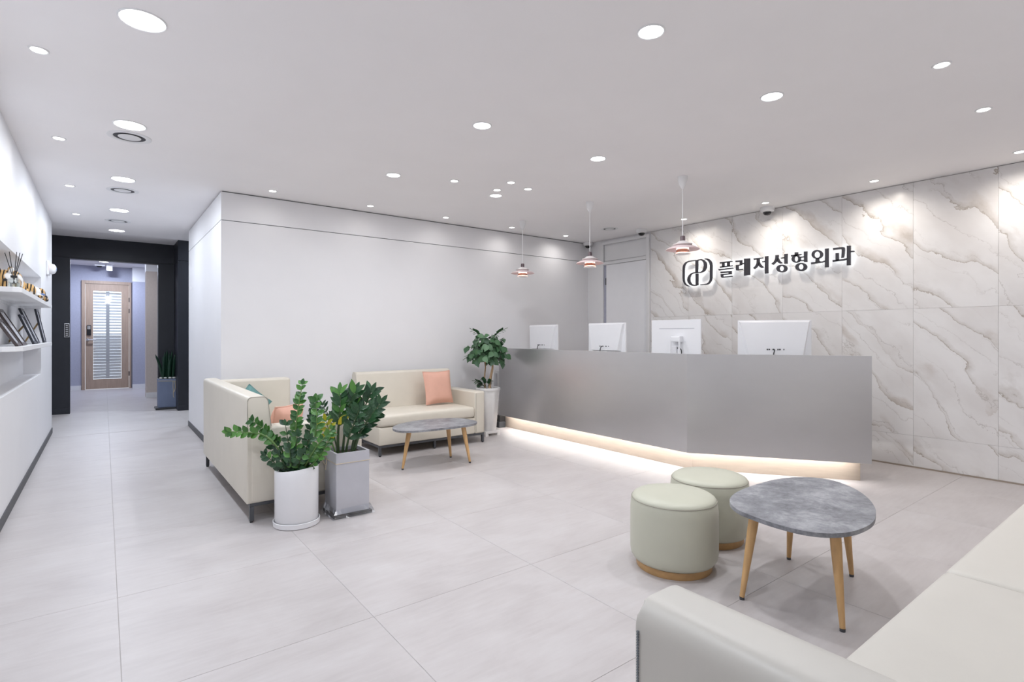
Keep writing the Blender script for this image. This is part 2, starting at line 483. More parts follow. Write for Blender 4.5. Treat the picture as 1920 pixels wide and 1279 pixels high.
# ---- centre block: dark core, white panels with an open joint
wc = struct('wall_center', bx(XC + 0.012, 5.856, YB + 0.012, 8.25, 0, H), 'gap')
for z0, z1 in ((0, 2.3045), (2.3115, 2.578)):
    obj('wall_panel', bx(XC, 5.856, YB, YB + 0.0125, z0, z1), 'wall', wc)
    obj('wall_panel', bx(XC, XC + 0.0125, YB + 0.0125, 8.25, z0, z1), 'wall', wc)
struct('baseboard_center', bx(XC - 0.008, XC, YB - 0.008, 8.25, 0, 0.068), 'base_dark')
struct('baseboard_back', bx(XC, 5.84, YB - 0.008, YB, 0, 0.068), 'base_dark')
dot = obj('blank_plate', bx(XC - 0.006, XC, 8.0, 8.02, 1.79, 1.83), 'lampwhite', wc)
# ---- right wall: marble slabs
wr = BM()
box(wr, 5.858, 6.0, YF, 8.25, 0, H)
box(wr, 5.846, 5.858, 4.602, YB, 0, H)
wr = struct('wall_right', wr, 'wall')
ys = [YF, -0.09, 0.50, 1.085, 1.667, 2.256, 2.843, 3.43, 4.017, 4.60]
zs = [0.012, 0.29, 1.44, H - 0.004]
for a, b_ in zip(ys, ys[1:]):
    for c, d in zip(zs, zs[1:]):
        obj('marble_slab', bx(XM, 5.858, a + 0.0006, b_ - 0.0006, c + 0.0006, d - 0.0006, 0.0008, 1), 'marble', wr)
struct('baseboard_right', bx(XM - 0.004, 5.85, YF, 4.60, 0, 0.012), 'plinth')
# ---- white door in the far corner, with transom
d1 = BM()
for (y0, y1, z0, z1) in ((5.44, 5.53, 0, 2.56), (4.612, 4.66, 0, 2.56), (4.66, 5.44, 2.225, 2.265), (4.66, 5.44, 2.518, 2.56)):
    box(d1, 5.812, 5.846, y0, y1, z0, z1, 0.002, 1)
d1 = struct('door_1', d1, 'white_trim')
obj('door_leaf', bx(5.826, 5.846, 4.664, 5.39, 0.008, 2.22, 0.002, 1), 'door_white', d1)
obj('door_stop', bx(5.838, 5.846, 5.39, 5.44, 0.0, 2.22), 'lilac', d1)
obj('transom_panel', bx(5.834, 5.846, 4.675, 5.425, 2.28, 2.503, 0.002, 1), 'white_trim', d1)
for z in (1.93, 0.25):
    obj('hinge', bx(5.816, 5.83, 5.388, 5.400, z, z + 0.10), 'steel_dark', d1)
# ---- dark portal at the end of the corridor
wp = BM()
box(wp, -2.3, -0.422, 10.612, 10.75, 0, 2.83)
box(wp, 0.722, 2.4, 10.612, 10.75, 0, 2.83)
box(wp, -0.422, 0.722, 10.612, 10.75, 2.380, 2.83)
wp = struct('wall_portal', wp, 'black')
for q in ((-2.3, -0.414, 0, 2.384), (0.714, 2.4, 0, 2.384), (-2.3, 2.4, 2.389, 2.71)):
    obj('wall_panel', bx(q[0], q[1], 10.6, 10.613, q[2], q[3], 0.001, 1), 'dark', wp)
obj('jamb_lining', bx(-0.424, -0.414, 10.606, 10.752, 0, 2.372), 'dark', wp)
obj('jamb_lining', bx(0.714, 0.724, 10.606, 10.752, 0, 2.372), 'dark', wp)
obj('jamb_lining', bx(-0.424, 0.724, 10.606, 10.752, 2.372, 2.382), 'dark', wp)
struct('baseboard_portal', bx(-2.3, -0.414, 10.594, 10.6, 0, 0.09), 'dark')
pil = struct('wall_pilaster', bx(0.935, 2.4, 9.98, 10.6, 0, 2.384), 'dark')
obj('wall_panel', bx(0.935, 2.4, 9.98, 10.6, 2.389, 2.71), 'dark', pil)
struct('baseboard_pilaster', bx(0.93, 2.4, 9.972, 9.98, 0, 0.09), 'dark')
struct('wall_passage_left', bx(-2.4, -2.3, 8.66, 10.75, 0, 2.83), 'wall')
struct('wall_passage_right', bx(2.4, 2.5, 8.2, 10.75, 0, 2.83), 'wall')
# ---- room behind the portal
struct('wall_inner_left', bx(-1.3, -1.2, 10.75, 15.2, 0, 2.83), 'lilac')
iw = BM()
box(iw, -1.2, -0.388, 15.0, 15.1, 0, 2.83)
box(iw, 0.495, 1.2, 15.0, 15.1, 0, 2.83)
box(iw, -0.388, 0.495, 15.0, 15.1, 2.40, 2.83)
struct('wall_rear', iw, 'lilac')
struct('wall_inner_right', bx(1.05, 1.2, 10.75, 15.0, 0, 2.83), 'lilac')
jog = struct('wall_jog', bx(0.512, 1.05, 14.7, 15.0, 0, 2.40), 'lilac')
obj('wall_band', bx(0.508, 1.05, 14.696, 15.0, 2.40, 2.73), 'white_trim', jog)
pier = struct('wall_pier', bx(0.642, 1.05, 12.4, 12.75, 0, 2.425), 'cream')
obj('wall_band', bx(0.640, 1.05, 12.398, 12.75, 2.425, 2.73), 'white_trim', pier)
struct('baseboard_pier', bx(0.634, 1.05, 12.39, 12.4, 0, 0.10), 'white_trim')
struct('baseboard_jog', bx(0.505, 1.05, 14.69, 14.7, 0, 0.10), 'white_trim')
struct('baseboard_rear', bx(-1.2, -0.395, 14.99, 15.0, 0, 0.10), 'white_trim')
# ---- wooden door with blind at the very end
d2 = BM()
box(d2, -0.388, -0.330, 14.96, 15.1, 0, 2.40); box(d2, 0.458, 0.495, 14.96, 15.1, 0, 2.40); box(d2, -0.330, 0.458, 14.96, 15.1, 2.338, 2.40)
d2 = struct('door_2', d2, 'doorwood')
lf = BM()
for q in ((-0.325, -0.19, 0.012, 2.332), (0.315, 0.453, 0.012, 2.332), (-0.19, 0.315, 0.012, 0.225), (-0.19, 0.315, 2.18, 2.332)):
    box(lf, q[0], q[1], 14.985, 15.03, q[2], q[3])
leafd = obj('door_leaf', lf, 'doorwood', d2)
obj('glass_pane', bx(-0.19, 0.315, 15.004, 15.010, 0.225, 2.18), 'glass', d2)
blind = obj('blind', bx(0.035, 0.10, 15.022, 15.025, 0.24, 2.17), 'blind', d2)
sl = {}
for k in range(30):
    z = 0.26 + k * 0.0645
    kind_ = 0 if k < 15 else 1
    hwid, ang = ((0.031, 1.25), (0.023, 0.95))[kind_]
    if kind_ not in sl:
        sb = BM()
        c, s_ = math.cos(ang), math.sin(ang)
        prism(sb, [(-0.188, 15.052 - hwid * c, z - hwid * s_), (-0.188, 15.052 + hwid * c, z + hwid * s_), (-0.188, 15.054 + hwid * c, z + hwid * s_ - 0.001), (-0.188, 15.054 - hwid * c, z - hwid * s_ - 0.001)], (0.50, 0, 0))
        sl[kind_] = (obj('slat', sb, 'blind', blind), z)
    else:
        s2 = copy_of(sl[kind_][0], blind); s2.location = (0, 0, z - sl[kind_][1])
lk = obj('lock', bx(-0.300, -0.225, 14.962, 14.985, 1.20, 1.42, 0.008, 2), 'black', d2)
obj('keypad', bx(-0.290, -0.235, 14.958, 14.963, 1.33, 1.40), 'silver', lk)
hb = BM(); tube(hb, [(-0.285, 14.985, 1.10), (-0.285, 14.93, 1.10), (-0.275, 14.925, 1.10), (-0.14, 14.925, 1.10)], 0.014, 8)
box(hb, -0.31, -0.26, 14.978, 14.985, 1.07, 1.13)
obj('handle', hb, 'silver', d2)
for z in (1.95, 1.70, 0.28):
    obj('hinge', bx(0.448, 0.462, 14.955, 14.985, z, z + 0.10), 'steel_dark', d2)
t = thing('ceiling_sensor', 'white box and dark camera above the wooden door', 'sensor', (0.0, 14.6, 2.73))
obj('housing', bx(0.04, 0.15, 14.55, 14.65, 2.60, 2.73, 0.006), 'lampwhite', t)
obj('mount', bx(-0.16, 0.02, 14.52, 14.66, 2.69, 2.73, 0.006), 'lampwhite', t)
obj('lens', lathe(BM(), [(0, 2.655), (0.03, 2.66), (0.05, 2.68), (0.05, 2.69)], -0.08, 14.58, 16), 'dome', t)
# ================================================================== CEILING LAMPS
def ring_lamp(name, label, cat, x, y, z, r, rim, lens_mat, group):
    t = thing(name, label, cat, (x, y, z), group)
    obj('rim', lathe(BM(), [(r, z), (r + rim, z), (r + rim, z - 0.003), (r + rim * 0.5, z - 0.006), (r, z - 0.004)], x, y, 36, close=True), 'lampwhite', t, True)
    obj('lens', lathe(BM(), [(0, z - 0.002), (r, z - 0.002), (r, z), (0, z)], x, y, 36), lens_mat, t)
    return t
def downlight(x, y, z, r, power, col, label, group):
    t = ring_lamp('ceiling_downlight', label, 'downlight', x, y, z, r, 0.008, 'led_disc', group)
    light('downlight_lamp', 'AREA', t, (x, y, z - 0.008), power, col, shape='DISK', size=2 * r)
def spot(x, y, z, power, col, label, group, aim=(0, 0), cone=104, blend=0.75, r=0.032):
    t = ring_lamp('ceiling_spotlight', label, 'spotlight', x, y, z, r, 0.010, 'led_spot', group)
    o = light('spot_lamp', 'SPOT', t, (x, y, z - 0.012), power, col, spot_size=math.radians(cone), spot_blend=blend, shadow_soft_size=0.025)
    o.rotation_euler = Vector((aim[0], aim[1], -1)).to_track_quat('-Z', 'Y').to_euler()
ORD = ['nearest', 'second', 'third', 'fourth', 'fifth', 'sixth']
for k, y in enumerate((2.869, 4.351, 5.897, 7.381, 8.829)):
    downlight(0.136, y, H, 0.085, P_CORR, COL_COOL, 'large round downlight along the left aisle, %s from the camera' % ORD[k], 'aisle downlights')
for x, y, lab in ((1.991, 1.567, 'round downlight high at the top centre, nearest the camera'), (3.090, 1.567, 'round downlight at upper right above the concrete table'),
                  (1.992, 2.945, 'round downlight near the middle of the ceiling'), (3.090, 2.945, 'round downlight above the pair of stools, middle of the far row'),
                  (1.996, 4.321, 'round downlight above the white-walled sofa corner, left of the small spots'), (3.100, 4.340, 'round downlight in the tight cluster of small spots')):
    downlight(x, y, H, 0.055, P_DOWN, COL_NEUT, lab, 'room downlights')
for k, y in enumerate((3.471, 4.942, 6.450, 7.911)):
    spot(-0.253, y, H, P_SPOT * 0.6, COL_WARM, 'small warm spotlight beside the left wall, %s from the camera' % ORD[k], 'left wall spotlights', (-0.2, 0), 150, 1.0)
for k, x in enumerate((1.291, 2.275, 3.205, 4.181, 5.128)):
    spot(x, 5.50, H, P_SPOT * (0.26, 0.28, 0.45, 0.95, 1.6)[k], COL_WARM, 'small wall-washing spotlight along the back wall, number %s from its left corner' % ['one', 'two', 'three', 'four', 'five'][k], 'back wall spotlights', (0, 0.2), 150, 1.0)
for k, y in enumerate((0.903, 1.867, 2.864, 3.854)):
    spot(5.515, y, H, P_SPOT * 4.2, COL_AMBER, 'small spotlight washing the marble wall, %s from the right edge' % ['first', 'second', 'third', 'fourth'][k], 'marble wall spotlights', (0.15, 0), 150, 1.0)
for x, y, lab in ((3.423, 0.855, 'small starry spotlight, upper one of the two at far right'), (4.305, 0.869, 'small starry spotlight, lower one of the two at far right'),
                  (2.509, 4.154, 'small spotlight alone, just left of the spot cluster'), (2.945, 3.886, 'small spotlight at the top of the spot cluster'),
                  (3.202, 3.958, 'small spotlight at the right of the spot cluster'), (2.990, 4.166, 'small spotlight touching the cluster downlight')):
    spot(x, y, H, P_SPOT * (2.4 if x > 3.3 else 0.9), COL_AMBER, lab, 'seating area spotlights', (0, 0), 80, 0.8)
spot(-0.55, 9.74, 2.71, P_SPOT * 9, COL_COOL, 'small spotlight in the raised ceiling before the dark portal', 'portal spotlight', (0, 0), 120)
downlight(0.0, 14.05, 2.73, 0.08, 40, (0.74, 0.82, 1.0), 'round downlight in the room behind the dark portal', 'rear room downlight')
downlight(1.75, 9.45, 2.71, 0.085, 24, (0.78, 0.88, 1.0), 'round downlight in the side passage behind the white corner wall', 'side passage downlight')
for x, y, lab in ((1.991, 0.19, 'round downlight overhead of the pale corner sofa, outside the picture'), (3.090, 0.19, 'round downlight overhead of the right edge sofa, outside the picture'), (4.19, 0.19, 'round downlight near the marble wall, outside the picture')):
    downlight(x, y, H, 0.055, P_DOWN * 0.4, COL_NEUT, lab, 'room downlights')
downlight(0.05, 11.5, 2.73, 0.08, 16, (0.90, 0.93, 1.0), 'added unseen downlight just behind the portal header, brightening the cream pier', 'rear room downlight')  # unseen lamp put in to brighten the front of the cream pier
downlight(0.136, 1.387, H, 0.085, P_CORR, COL_COOL, 'large round downlight of the left aisle row, outside the picture', 'aisle downlights')
# ---- air vents
def vent(x, y, z, r, label):
    t = thing('air_vent', label, 'air vent', (x, y, z), 'round ceiling air vents')
    obj('rim', lathe(BM(), [(r * 0.72, z), (r, z), (r, z - 0.003), (r * 0.80, z - 0.006), (r * 0.74, z - 0.004)], x, y, 40, close=True), 'lampwhite', t, True)
    obj('throat', lathe(BM(), [(0, z - 0.001), (r * 0.73, z - 0.001), (r * 0.73, z), (0, z)], x, y, 40), 'black', t)
    obj('disc', lathe(BM(), [(0, z - 0.007), (r * 0.46, z - 0.006), (r * 0.52, z - 0.004), (r * 0.52, z - 0.003), (0, z - 0.003)], x, y, 40), 'lampwhite', t, True)
    obj('spindle', lathe(BM(), [(0, z - 0.004), (0.012, z - 0.004), (0.012, z), (0, z)], x, y, 10), 'lampwhite', t)
vent(0.143, 4.616, H, 0.13, 'round white air vent just below the second aisle downlight')
vent(0.143, 6.357, H, 0.13, 'round white air vent between the third and fourth aisle downlights')
vent(0.136, 8.10, H, 0.13, 'round white air vent farthest down the aisle')
vent(5.254, 4.801, H, 0.11, 'round air vent before the white door in the far corner')
# ---- dome cameras
def dome_cam(x, y, label):
    t = thing('dome_camera', label, 'camera', (x, y, H), 'ceiling dome cameras')
    obj('housing', lathe(BM(), [(0.0, H), (0.070, H), (0.073, H - 0.02), (0.066, H - 0.046), (0.044, H - 0.054), (0, H - 0.054)], x, y, 28), 'lampwhite', t, True)
    obj('dome', lathe(BM(), [(0.042, H - 0.054), (0.039, H - 0.070), (0.026, H - 0.084), (0, H - 0.090)], x, y, 24), 'dome', t, True)
dome_cam(5.60, 4.56, 'white dome camera above the corner door and marble edge')
dome_cam(5.765, 5.70, 'white dome camera tucked in the far room corner behind the middle pendant')
dome_cam(5.73, 2.955, 'white dome camera on the ceiling over the marble sign')
# ---- pendant lamps
def pendant(x, y, label):
    t = thing('pendant_lamp', label, 'pendant lamp', (x, y, H), 'pendant lamps over the reception desk')
    obj('canopy', lathe(BM(), [(0, H), (0.042, H), (0.041, H - 0.03), (0.030, H - 0.07), (0.010, H - 0.108), (0.003, H - 0.112), (0, H - 0.112)], x, y, 28), 'lampwhite', t, True)
    obj('cord', tube(BM(), [(x, y, H - 0.11), (x, y, 2.06)], 0.0032, 8), 'lampwhite', t)
    obj('socket', lathe(BM(), [(0, 2.068), (0.017, 2.068), (0.021, 2.06), (0.021, 2.024), (0, 2.024)], x, y, 20), 'socket', t, True)
    th = 0.0025
    def shade(name, prof, m):
        full = prof + [(r, z - th) for r, z in reversed(prof)]
        return obj(name, lathe(BM(), full, x, y, 40, close=True), m, t, True)
    shade('upper_shade', [(0.020, 2.026), (0.034, 2.022), (0.050, 2.010), (0.068, 2.000), (0.082, 1.996)], 'shade_white')
    shade('upper_reflector', [(0.080, 1.994), (0.060, 1.990), (0.046, 1.978), (0.042, 1.968)], 'shade_white')
    shade('main_shade', [(0.044, 1.984), (0.075, 1.981), (0.105, 1.972), (0.130, 1.960), (0.143, 1.950)], 'shade_pink')
    shade('inner_shade', [(0.046, 1.974), (0.052, 1.966), (0.052, 1.952)], 'shade_white')
    shade('orange_ring', [(0.050, 1.950), (0.053, 1.940), (0.058, 1.924)], 'shade_orange')
    shade('lower_shade', [(0.036, 1.922), (0.058, 1.917), (0.066, 1.910)], 'shade_white')
    obj('bottom_plate', lathe(BM(), [(0, 1.903), (0.030, 1.904), (0.058, 1.909), (0.058, 1.911), (0, 1.906)], x, y, 32), 'shade_white', t, True)
    for k in range(3):
        a = 2 * PI * k / 3 + 0.4
        c, s_ = math.cos(a), math.sin(a)
        obj('strut', tube(BM(), [(x + 0.060 * c, y + 0.060 * s_, 2.004), (x + 0.058 * c, y + 0.058 * s_, 1.97), (x + 0.055 * c, y + 0.055 * s_, 1.915)], 0.0018, 6), 'silver', t)
    obj('bulb', lathe(BM(), [(0, 2.024), (0.012, 2.02), (0.014, 2.0), (0.024, 1.972), (0.020, 1.955), (0, 1.947)], x, y, 16), 'led_spot', t, True)
    light('pendant_light', 'POINT', t, (x, y, 1.935), 1.4, COL_WARM, shadow_soft_size=0.015)
pendant(4.045, 5.104, 'pale pink and orange pendant lamp farthest left, before the plain white wall')
pendant(4.038, 3.964, 'pale pink and orange pendant lamp in the middle, before the corner door')
pendant(4.032, 2.832, 'pale pink and orange pendant lamp nearest, before the marble sign')
# ================================================================== SIGN
SIGN = {'pl':([[(3.5532,2.0595),(3.4051,2.0582),(3.401,2.0515),(3.5532,2.0477)],[(3.5252,2.0506),(3.4996,2.0498),(3.4996,2.001),(3.5252,2.0008)],[(3.4616,2.0535),(3.4322,2.0522),(3.4322,2.0007),(3.4616,2.001)],[(3.551,2.0081),(3.3989,2.0081),(3.3968,2.0002),(3.551,1.9983)],[(3.5717,1.9787),(3.3927,1.9785),(3.3865,1.9721),(3.5661,1.9671)],[(3.5437,1.9465),(3.4093,1.9435),(3.4093,1.9095),(3.5124,1.9102),(3.518,1.8951),(3.5103,1.8858),(3.401,1.8848),(3.3989,1.8777),(3.5274,1.8779),(3.5394,1.8871),(3.5437,1.917),(3.4427,1.9164),(3.4427,1.9319),(3.5437,1.9327)]],[]),'re':([[(3.3556,2.0554),(3.2785,2.0526),(3.2798,2.0033),(3.323,1.9964),(3.323,1.9551),(3.2725,1.9532),(3.2725,1.9449),(3.3332,1.9446),(3.3495,1.9493),(3.3515,2.0051),(3.3047,2.0052),(3.3047,2.0422),(3.3556,2.0435)],[(3.2806,2.0205),(3.2513,2.0193),(3.2513,2.011),(3.2806,2.0118)],[(3.2525,2.0668),(3.2267,2.065),(3.2259,1.8788),(3.2525,1.8774)],[(3.2168,2.0646),(3.1853,2.0629),(3.1853,1.8809),(3.2168,1.8799)]],[]),'jeo':([[(3.1405,2.0559),(3.0373,2.0571),(3.0343,2.0497),(3.1385,2.0453)],[(3.1039,2.048),(3.0752,2.0478),(3.0733,2.0076),(3.0847,1.9792),(3.1058,1.9573),(3.1289,1.9428),(3.1463,1.952),(3.1212,1.97),(3.1058,2.0)],[(3.076,2.0153),(3.0695,1.9998),(3.0505,1.9701),(3.0279,1.9494),(3.0487,1.946),(3.0714,1.9594),(3.0886,1.9815)],[(3.043,2.0135),(3.0103,2.0155),(3.0103,2.0063),(3.0411,2.0063)],[(3.011,2.0651),(2.9775,2.0648),(2.9775,1.8823),(3.011,1.8799)]],[]),'seong':([[(2.8956,2.0641),(2.8649,2.0623),(2.8656,2.0318),(2.8757,2.0078),(2.8938,1.9881),(2.9192,1.9673),(2.9394,1.9778),(2.9156,1.9941),(2.8992,2.0176),(2.8956,2.0424)],[(2.8663,2.0355),(2.8577,2.0129),(2.8398,1.9894),(2.822,1.975),(2.8398,1.9708),(2.8613,1.981),(2.8818,2.003),(2.8757,2.015)],[(2.8362,2.032),(2.7983,2.033),(2.7983,2.0241),(2.8345,2.0239)],[(2.8007,2.0653),(2.7691,2.0651),(2.7708,1.9642),(2.799,1.9654)]],[([(2.7715,1.91),(2.7729,1.9014),(2.777,1.8936),(2.7836,1.8868),(2.7924,1.8814),(2.803,1.8778),(2.8148,1.876),(2.8273,1.8761),(2.8399,1.8783),(2.8518,1.8823),(2.8626,1.8881),(2.8716,1.8952),(2.8783,1.9033),(2.8826,1.9121),(2.884,1.9211),(2.8826,1.9298),(2.8783,1.9377),(2.8716,1.9445),(2.8626,1.9499),(2.8518,1.9535),(2.8399,1.9551),(2.8273,1.9548),(2.8148,1.9525),(2.803,1.9484),(2.7924,1.9426),(2.7836,1.9355),(2.777,1.9274),(2.7729,1.9188)],[(2.8015,1.9129),(2.8021,1.9065),(2.8041,1.9005),(2.8073,1.8953),(2.8116,1.891),(2.8167,1.888),(2.8224,1.8864),(2.8284,1.8863),(2.8344,1.8876),(2.8402,1.8903),(2.8453,1.8943),(2.8496,1.8994),(2.8529,1.9052),(2.8549,1.9117),(2.8556,1.9183),(2.8549,1.9248),(2.8529,1.9308),(2.8496,1.936),(2.8453,1.9402),(2.8402,1.9432),(2.8344,1.9448),(2.8284,1.9449),(2.8224,1.9436),(2.8167,1.9408),(2.8116,1.9368),(2.8073,1.9317),(2.8041,1.9259),(2.8021,1.9195)])]),'hyeong':([[(2.6912,2.0697),(2.6605,2.0677),(2.6605,2.0432),(2.6912,2.0434)],[(2.7308,2.0446),(2.6284,2.047),(2.6226,2.0411),(2.6385,2.0354),(2.7273,2.0336)],[(2.6351,2.0176),(2.5965,2.0183),(2.5965,2.0107),(2.6334,2.0097)],[(2.6419,1.9835),(2.5965,1.9819),(2.5965,1.9733),(2.6486,1.9748)],[(2.5982,2.0669),(2.5683,2.065),(2.5683,1.9598),(2.5965,1.9612)]],[([(2.6317,1.9953),(2.6329,1.987),(2.6362,1.9795),(2.6417,1.9729),(2.6489,1.9678),(2.6576,1.9642),(2.6673,1.9625),(2.6775,1.9626),(2.6878,1.9647),(2.6975,1.9685),(2.7063,1.974),(2.7137,1.9808),(2.7192,1.9887),(2.7227,1.9971),(2.7239,2.0057),(2.7227,2.014),(2.7192,2.0217),(2.7137,2.0282),(2.7063,2.0334),(2.6975,2.0369),(2.6878,2.0385),(2.6775,2.0383),(2.6673,2.0361),(2.6576,2.0322),(2.6489,2.0266),(2.6417,2.0198),(2.6362,2.0121),(2.6329,2.0037)],[(2.6561,1.9987),(2.6566,1.9922),(2.6581,1.9862),(2.6605,1.9809),(2.6637,1.9766),(2.6676,1.9736),(2.6719,1.9719),(2.6765,1.9716),(2.681,1.9728),(2.6854,1.9755),(2.6893,1.9794),(2.6925,1.9845),(2.695,1.9903),(2.6965,1.9967),(2.697,2.0033),(2.6965,2.0099),(2.695,2.0159),(2.6925,2.0212),(2.6893,2.0255),(2.6854,2.0286),(2.681,2.0302),(2.6765,2.0304),(2.6719,2.0292),(2.6676,2.0265),(2.6637,2.0225),(2.6605,2.0175),(2.6581,2.0117),(2.6566,2.0053)]),([(2.57,1.9065),(2.5714,1.8977),(2.5755,1.8896),(2.5823,1.8826),(2.5912,1.8771),(2.602,1.8733),(2.614,1.8714),(2.6267,1.8716),(2.6394,1.8739),(2.6516,1.878),(2.6625,1.884),(2.6717,1.8913),(2.6786,1.8998),(2.6829,1.9089),(2.6843,1.9181),(2.6829,1.9271),(2.6786,1.9353),(2.6717,1.9424),(2.6625,1.9479),(2.6516,1.9516),(2.6394,1.9533),(2.6267,1.953),(2.614,1.9506),(2.602,1.9463),(2.5912,1.9403),(2.5823,1.933),(2.5755,1.9246),(2.5714,1.9157)],[(2.6009,1.9107),(2.6016,1.904),(2.6036,1.8978),(2.6069,1.8923),(2.6112,1.8879),(2.6164,1.8848),(2.6222,1.8831),(2.6284,1.8829),(2.6345,1.8843),(2.6404,1.8871),(2.6456,1.8913),(2.65,1.8966),(2.6533,1.9027),(2.6554,1.9094),(2.6561,1.9163),(2.6554,1.9231),(2.6533,1.9294),(2.65,1.9348),(2.6456,1.9392),(2.6404,1.9423),(2.6345,1.944),(2.6284,1.9441),(2.6222,1.9427),(2.6164,1.9398),(2.6112,1.9356),(2.6069,1.9303),(2.6036,1.9242),(2.6016,1.9176)])]),'oe':([[(2.4821,1.9895),(2.4548,1.9864),(2.4523,1.9573),(2.4357,1.9466),(2.4902,1.9437),(2.4821,1.9538)],[(2.526,1.9455),(2.4484,1.945),(2.4198,1.9452),(2.392,1.9519),(2.392,1.9439),(2.4198,1.9368),(2.4548,1.9355),(2.5253,1.9318)],[(2.393,2.07),(2.3632,2.0695),(2.3632,1.8855),(2.393,1.8852)]],[([(2.4157,2.0173),(2.417,2.0078),(2.4208,1.9992),(2.4271,1.9917),(2.4354,1.9858),(2.4454,1.9818),(2.4565,1.9798),(2.4683,1.9801),(2.4801,1.9825),(2.4914,1.987),(2.5015,1.9934),(2.51,2.0013),(2.5164,2.0104),(2.5204,2.0201),(2.5217,2.03),(2.5204,2.0396),(2.5164,2.0484),(2.51,2.0559),(2.5015,2.0618),(2.4914,2.0657),(2.4801,2.0675),(2.4683,2.0671),(2.4565,2.0645),(2.4454,2.0599),(2.4354,2.0535),(2.4271,2.0456),(2.4208,2.0366),(2.417,2.027)],[(2.4392,2.0174),(2.4399,2.0097),(2.4421,2.0026),(2.4457,1.9964),(2.4505,1.9915),(2.4562,1.9879),(2.4625,1.9861),(2.4693,1.986),(2.476,1.9876),(2.4824,1.991),(2.4881,1.9958),(2.493,2.0019),(2.4966,2.009),(2.4988,2.0167),(2.4996,2.0246),(2.4988,2.0324),(2.4966,2.0395),(2.493,2.0457),(2.4881,2.0507),(2.4824,2.0542),(2.476,2.056),(2.4693,2.056),(2.4625,2.0543),(2.4562,2.0509),(2.4505,2.046),(2.4457,2.0399),(2.4421,2.0329),(2.4399,2.0252)])]),'gwa':([[(2.3168,2.0669),(2.2319,2.0658),(2.2169,2.0605),(2.2139,2.0422),(2.2169,2.0033),(2.2229,1.9647),(2.2424,1.9643),(2.2394,2.006),(2.2379,2.0452),(2.2454,2.0511),(2.3153,2.0524)],[(2.2939,2.0126),(2.2695,2.0113),(2.2695,1.9502),(2.262,1.9428),(2.2939,1.9391)],[(2.3214,1.9478),(2.262,1.9477),(2.2259,1.947),(2.1923,1.9536),(2.1923,1.9415),(2.2229,1.9352),(2.262,1.9362),(2.3205,1.9344)],[(2.1931,2.0721),(2.1637,2.0708),(2.1637,1.8847),(2.1931,1.8855)],[(2.1643,2.0189),(2.1374,2.0188),(2.1301,2.0147),(2.1359,2.0096),(2.1643,2.0092)]],[]),'logo':([[(3.8848,2.1229),(3.9413,2.123),(3.989,2.12),(4.0227,2.1112),(4.0494,2.0902),(4.064,2.0603),(4.066,2.027),(4.066,1.9265),(4.0616,1.8842),(4.0494,1.854),(4.0276,1.8273),(3.9938,1.8115),(3.9603,1.809),(3.9938,1.8189),(4.0179,1.8365),(4.0339,1.8611),(4.0411,1.8909),(4.0421,1.9244),(4.0411,2.0246),(4.0382,2.0577),(4.0266,2.0857),(4.0073,2.1045),(3.9747,2.1138),(3.9271,2.1169),(3.8848,2.1171)],[(3.7559,2.1255),(3.7243,2.1239),(3.6974,2.112),(3.6729,2.0893),(3.6574,2.0589),(3.6548,2.0267),(3.6574,1.8834),(3.6663,1.8523),(3.6885,1.826),(3.7198,1.8116),(3.765,1.8109),(3.8153,1.8119),(3.8153,1.8163),(3.765,1.8166),(3.7252,1.8216),(3.7028,1.836),(3.6894,1.8581),(3.6849,1.8858),(3.6849,2.0378),(3.6916,2.0665),(3.7073,2.0923),(3.7288,2.1119),(3.7559,2.1206)],[(3.8825,2.1198),(3.8476,2.12),(3.8513,1.9685),(3.8825,1.9681)],[(3.8485,2.1241),(3.8015,2.1254),(3.765,2.1095),(3.7378,2.0815),(3.727,2.0462),(3.7324,2.0105),(3.7505,1.9833),(3.7777,1.9677),(3.8107,1.9614),(3.8522,1.9637),(3.8522,1.9694),(3.8153,1.9684),(3.7887,1.9837),(3.7727,2.0105),(3.7659,2.0462),(3.7705,2.079),(3.7887,2.1045),(3.8107,2.115),(3.8485,2.1148)],[(3.8499,1.9692),(3.9036,1.9734),(3.9413,1.9661),(3.9756,1.9436),(3.9948,1.9162),(4.0001,1.8876),(3.99,1.8577),(3.9661,1.831),(3.9319,1.8144),(3.9036,1.8098),(3.8732,1.8096),(3.8732,1.8174),(3.9083,1.8192),(3.9357,1.8328),(3.9546,1.859),(3.9618,1.8927),(3.957,1.9254),(3.9451,1.9483),(3.9262,1.9606),(3.8942,1.9651),(3.8499,1.9635)],[(3.8802,1.9556),(3.8476,1.9526),(3.8476,1.8139),(3.8778,1.812)]],[])}
t = thing('clinic_sign', 'backlit dark logo and Korean lettering on the marble wall', 'sign', (XM, 3.1, 1.97))
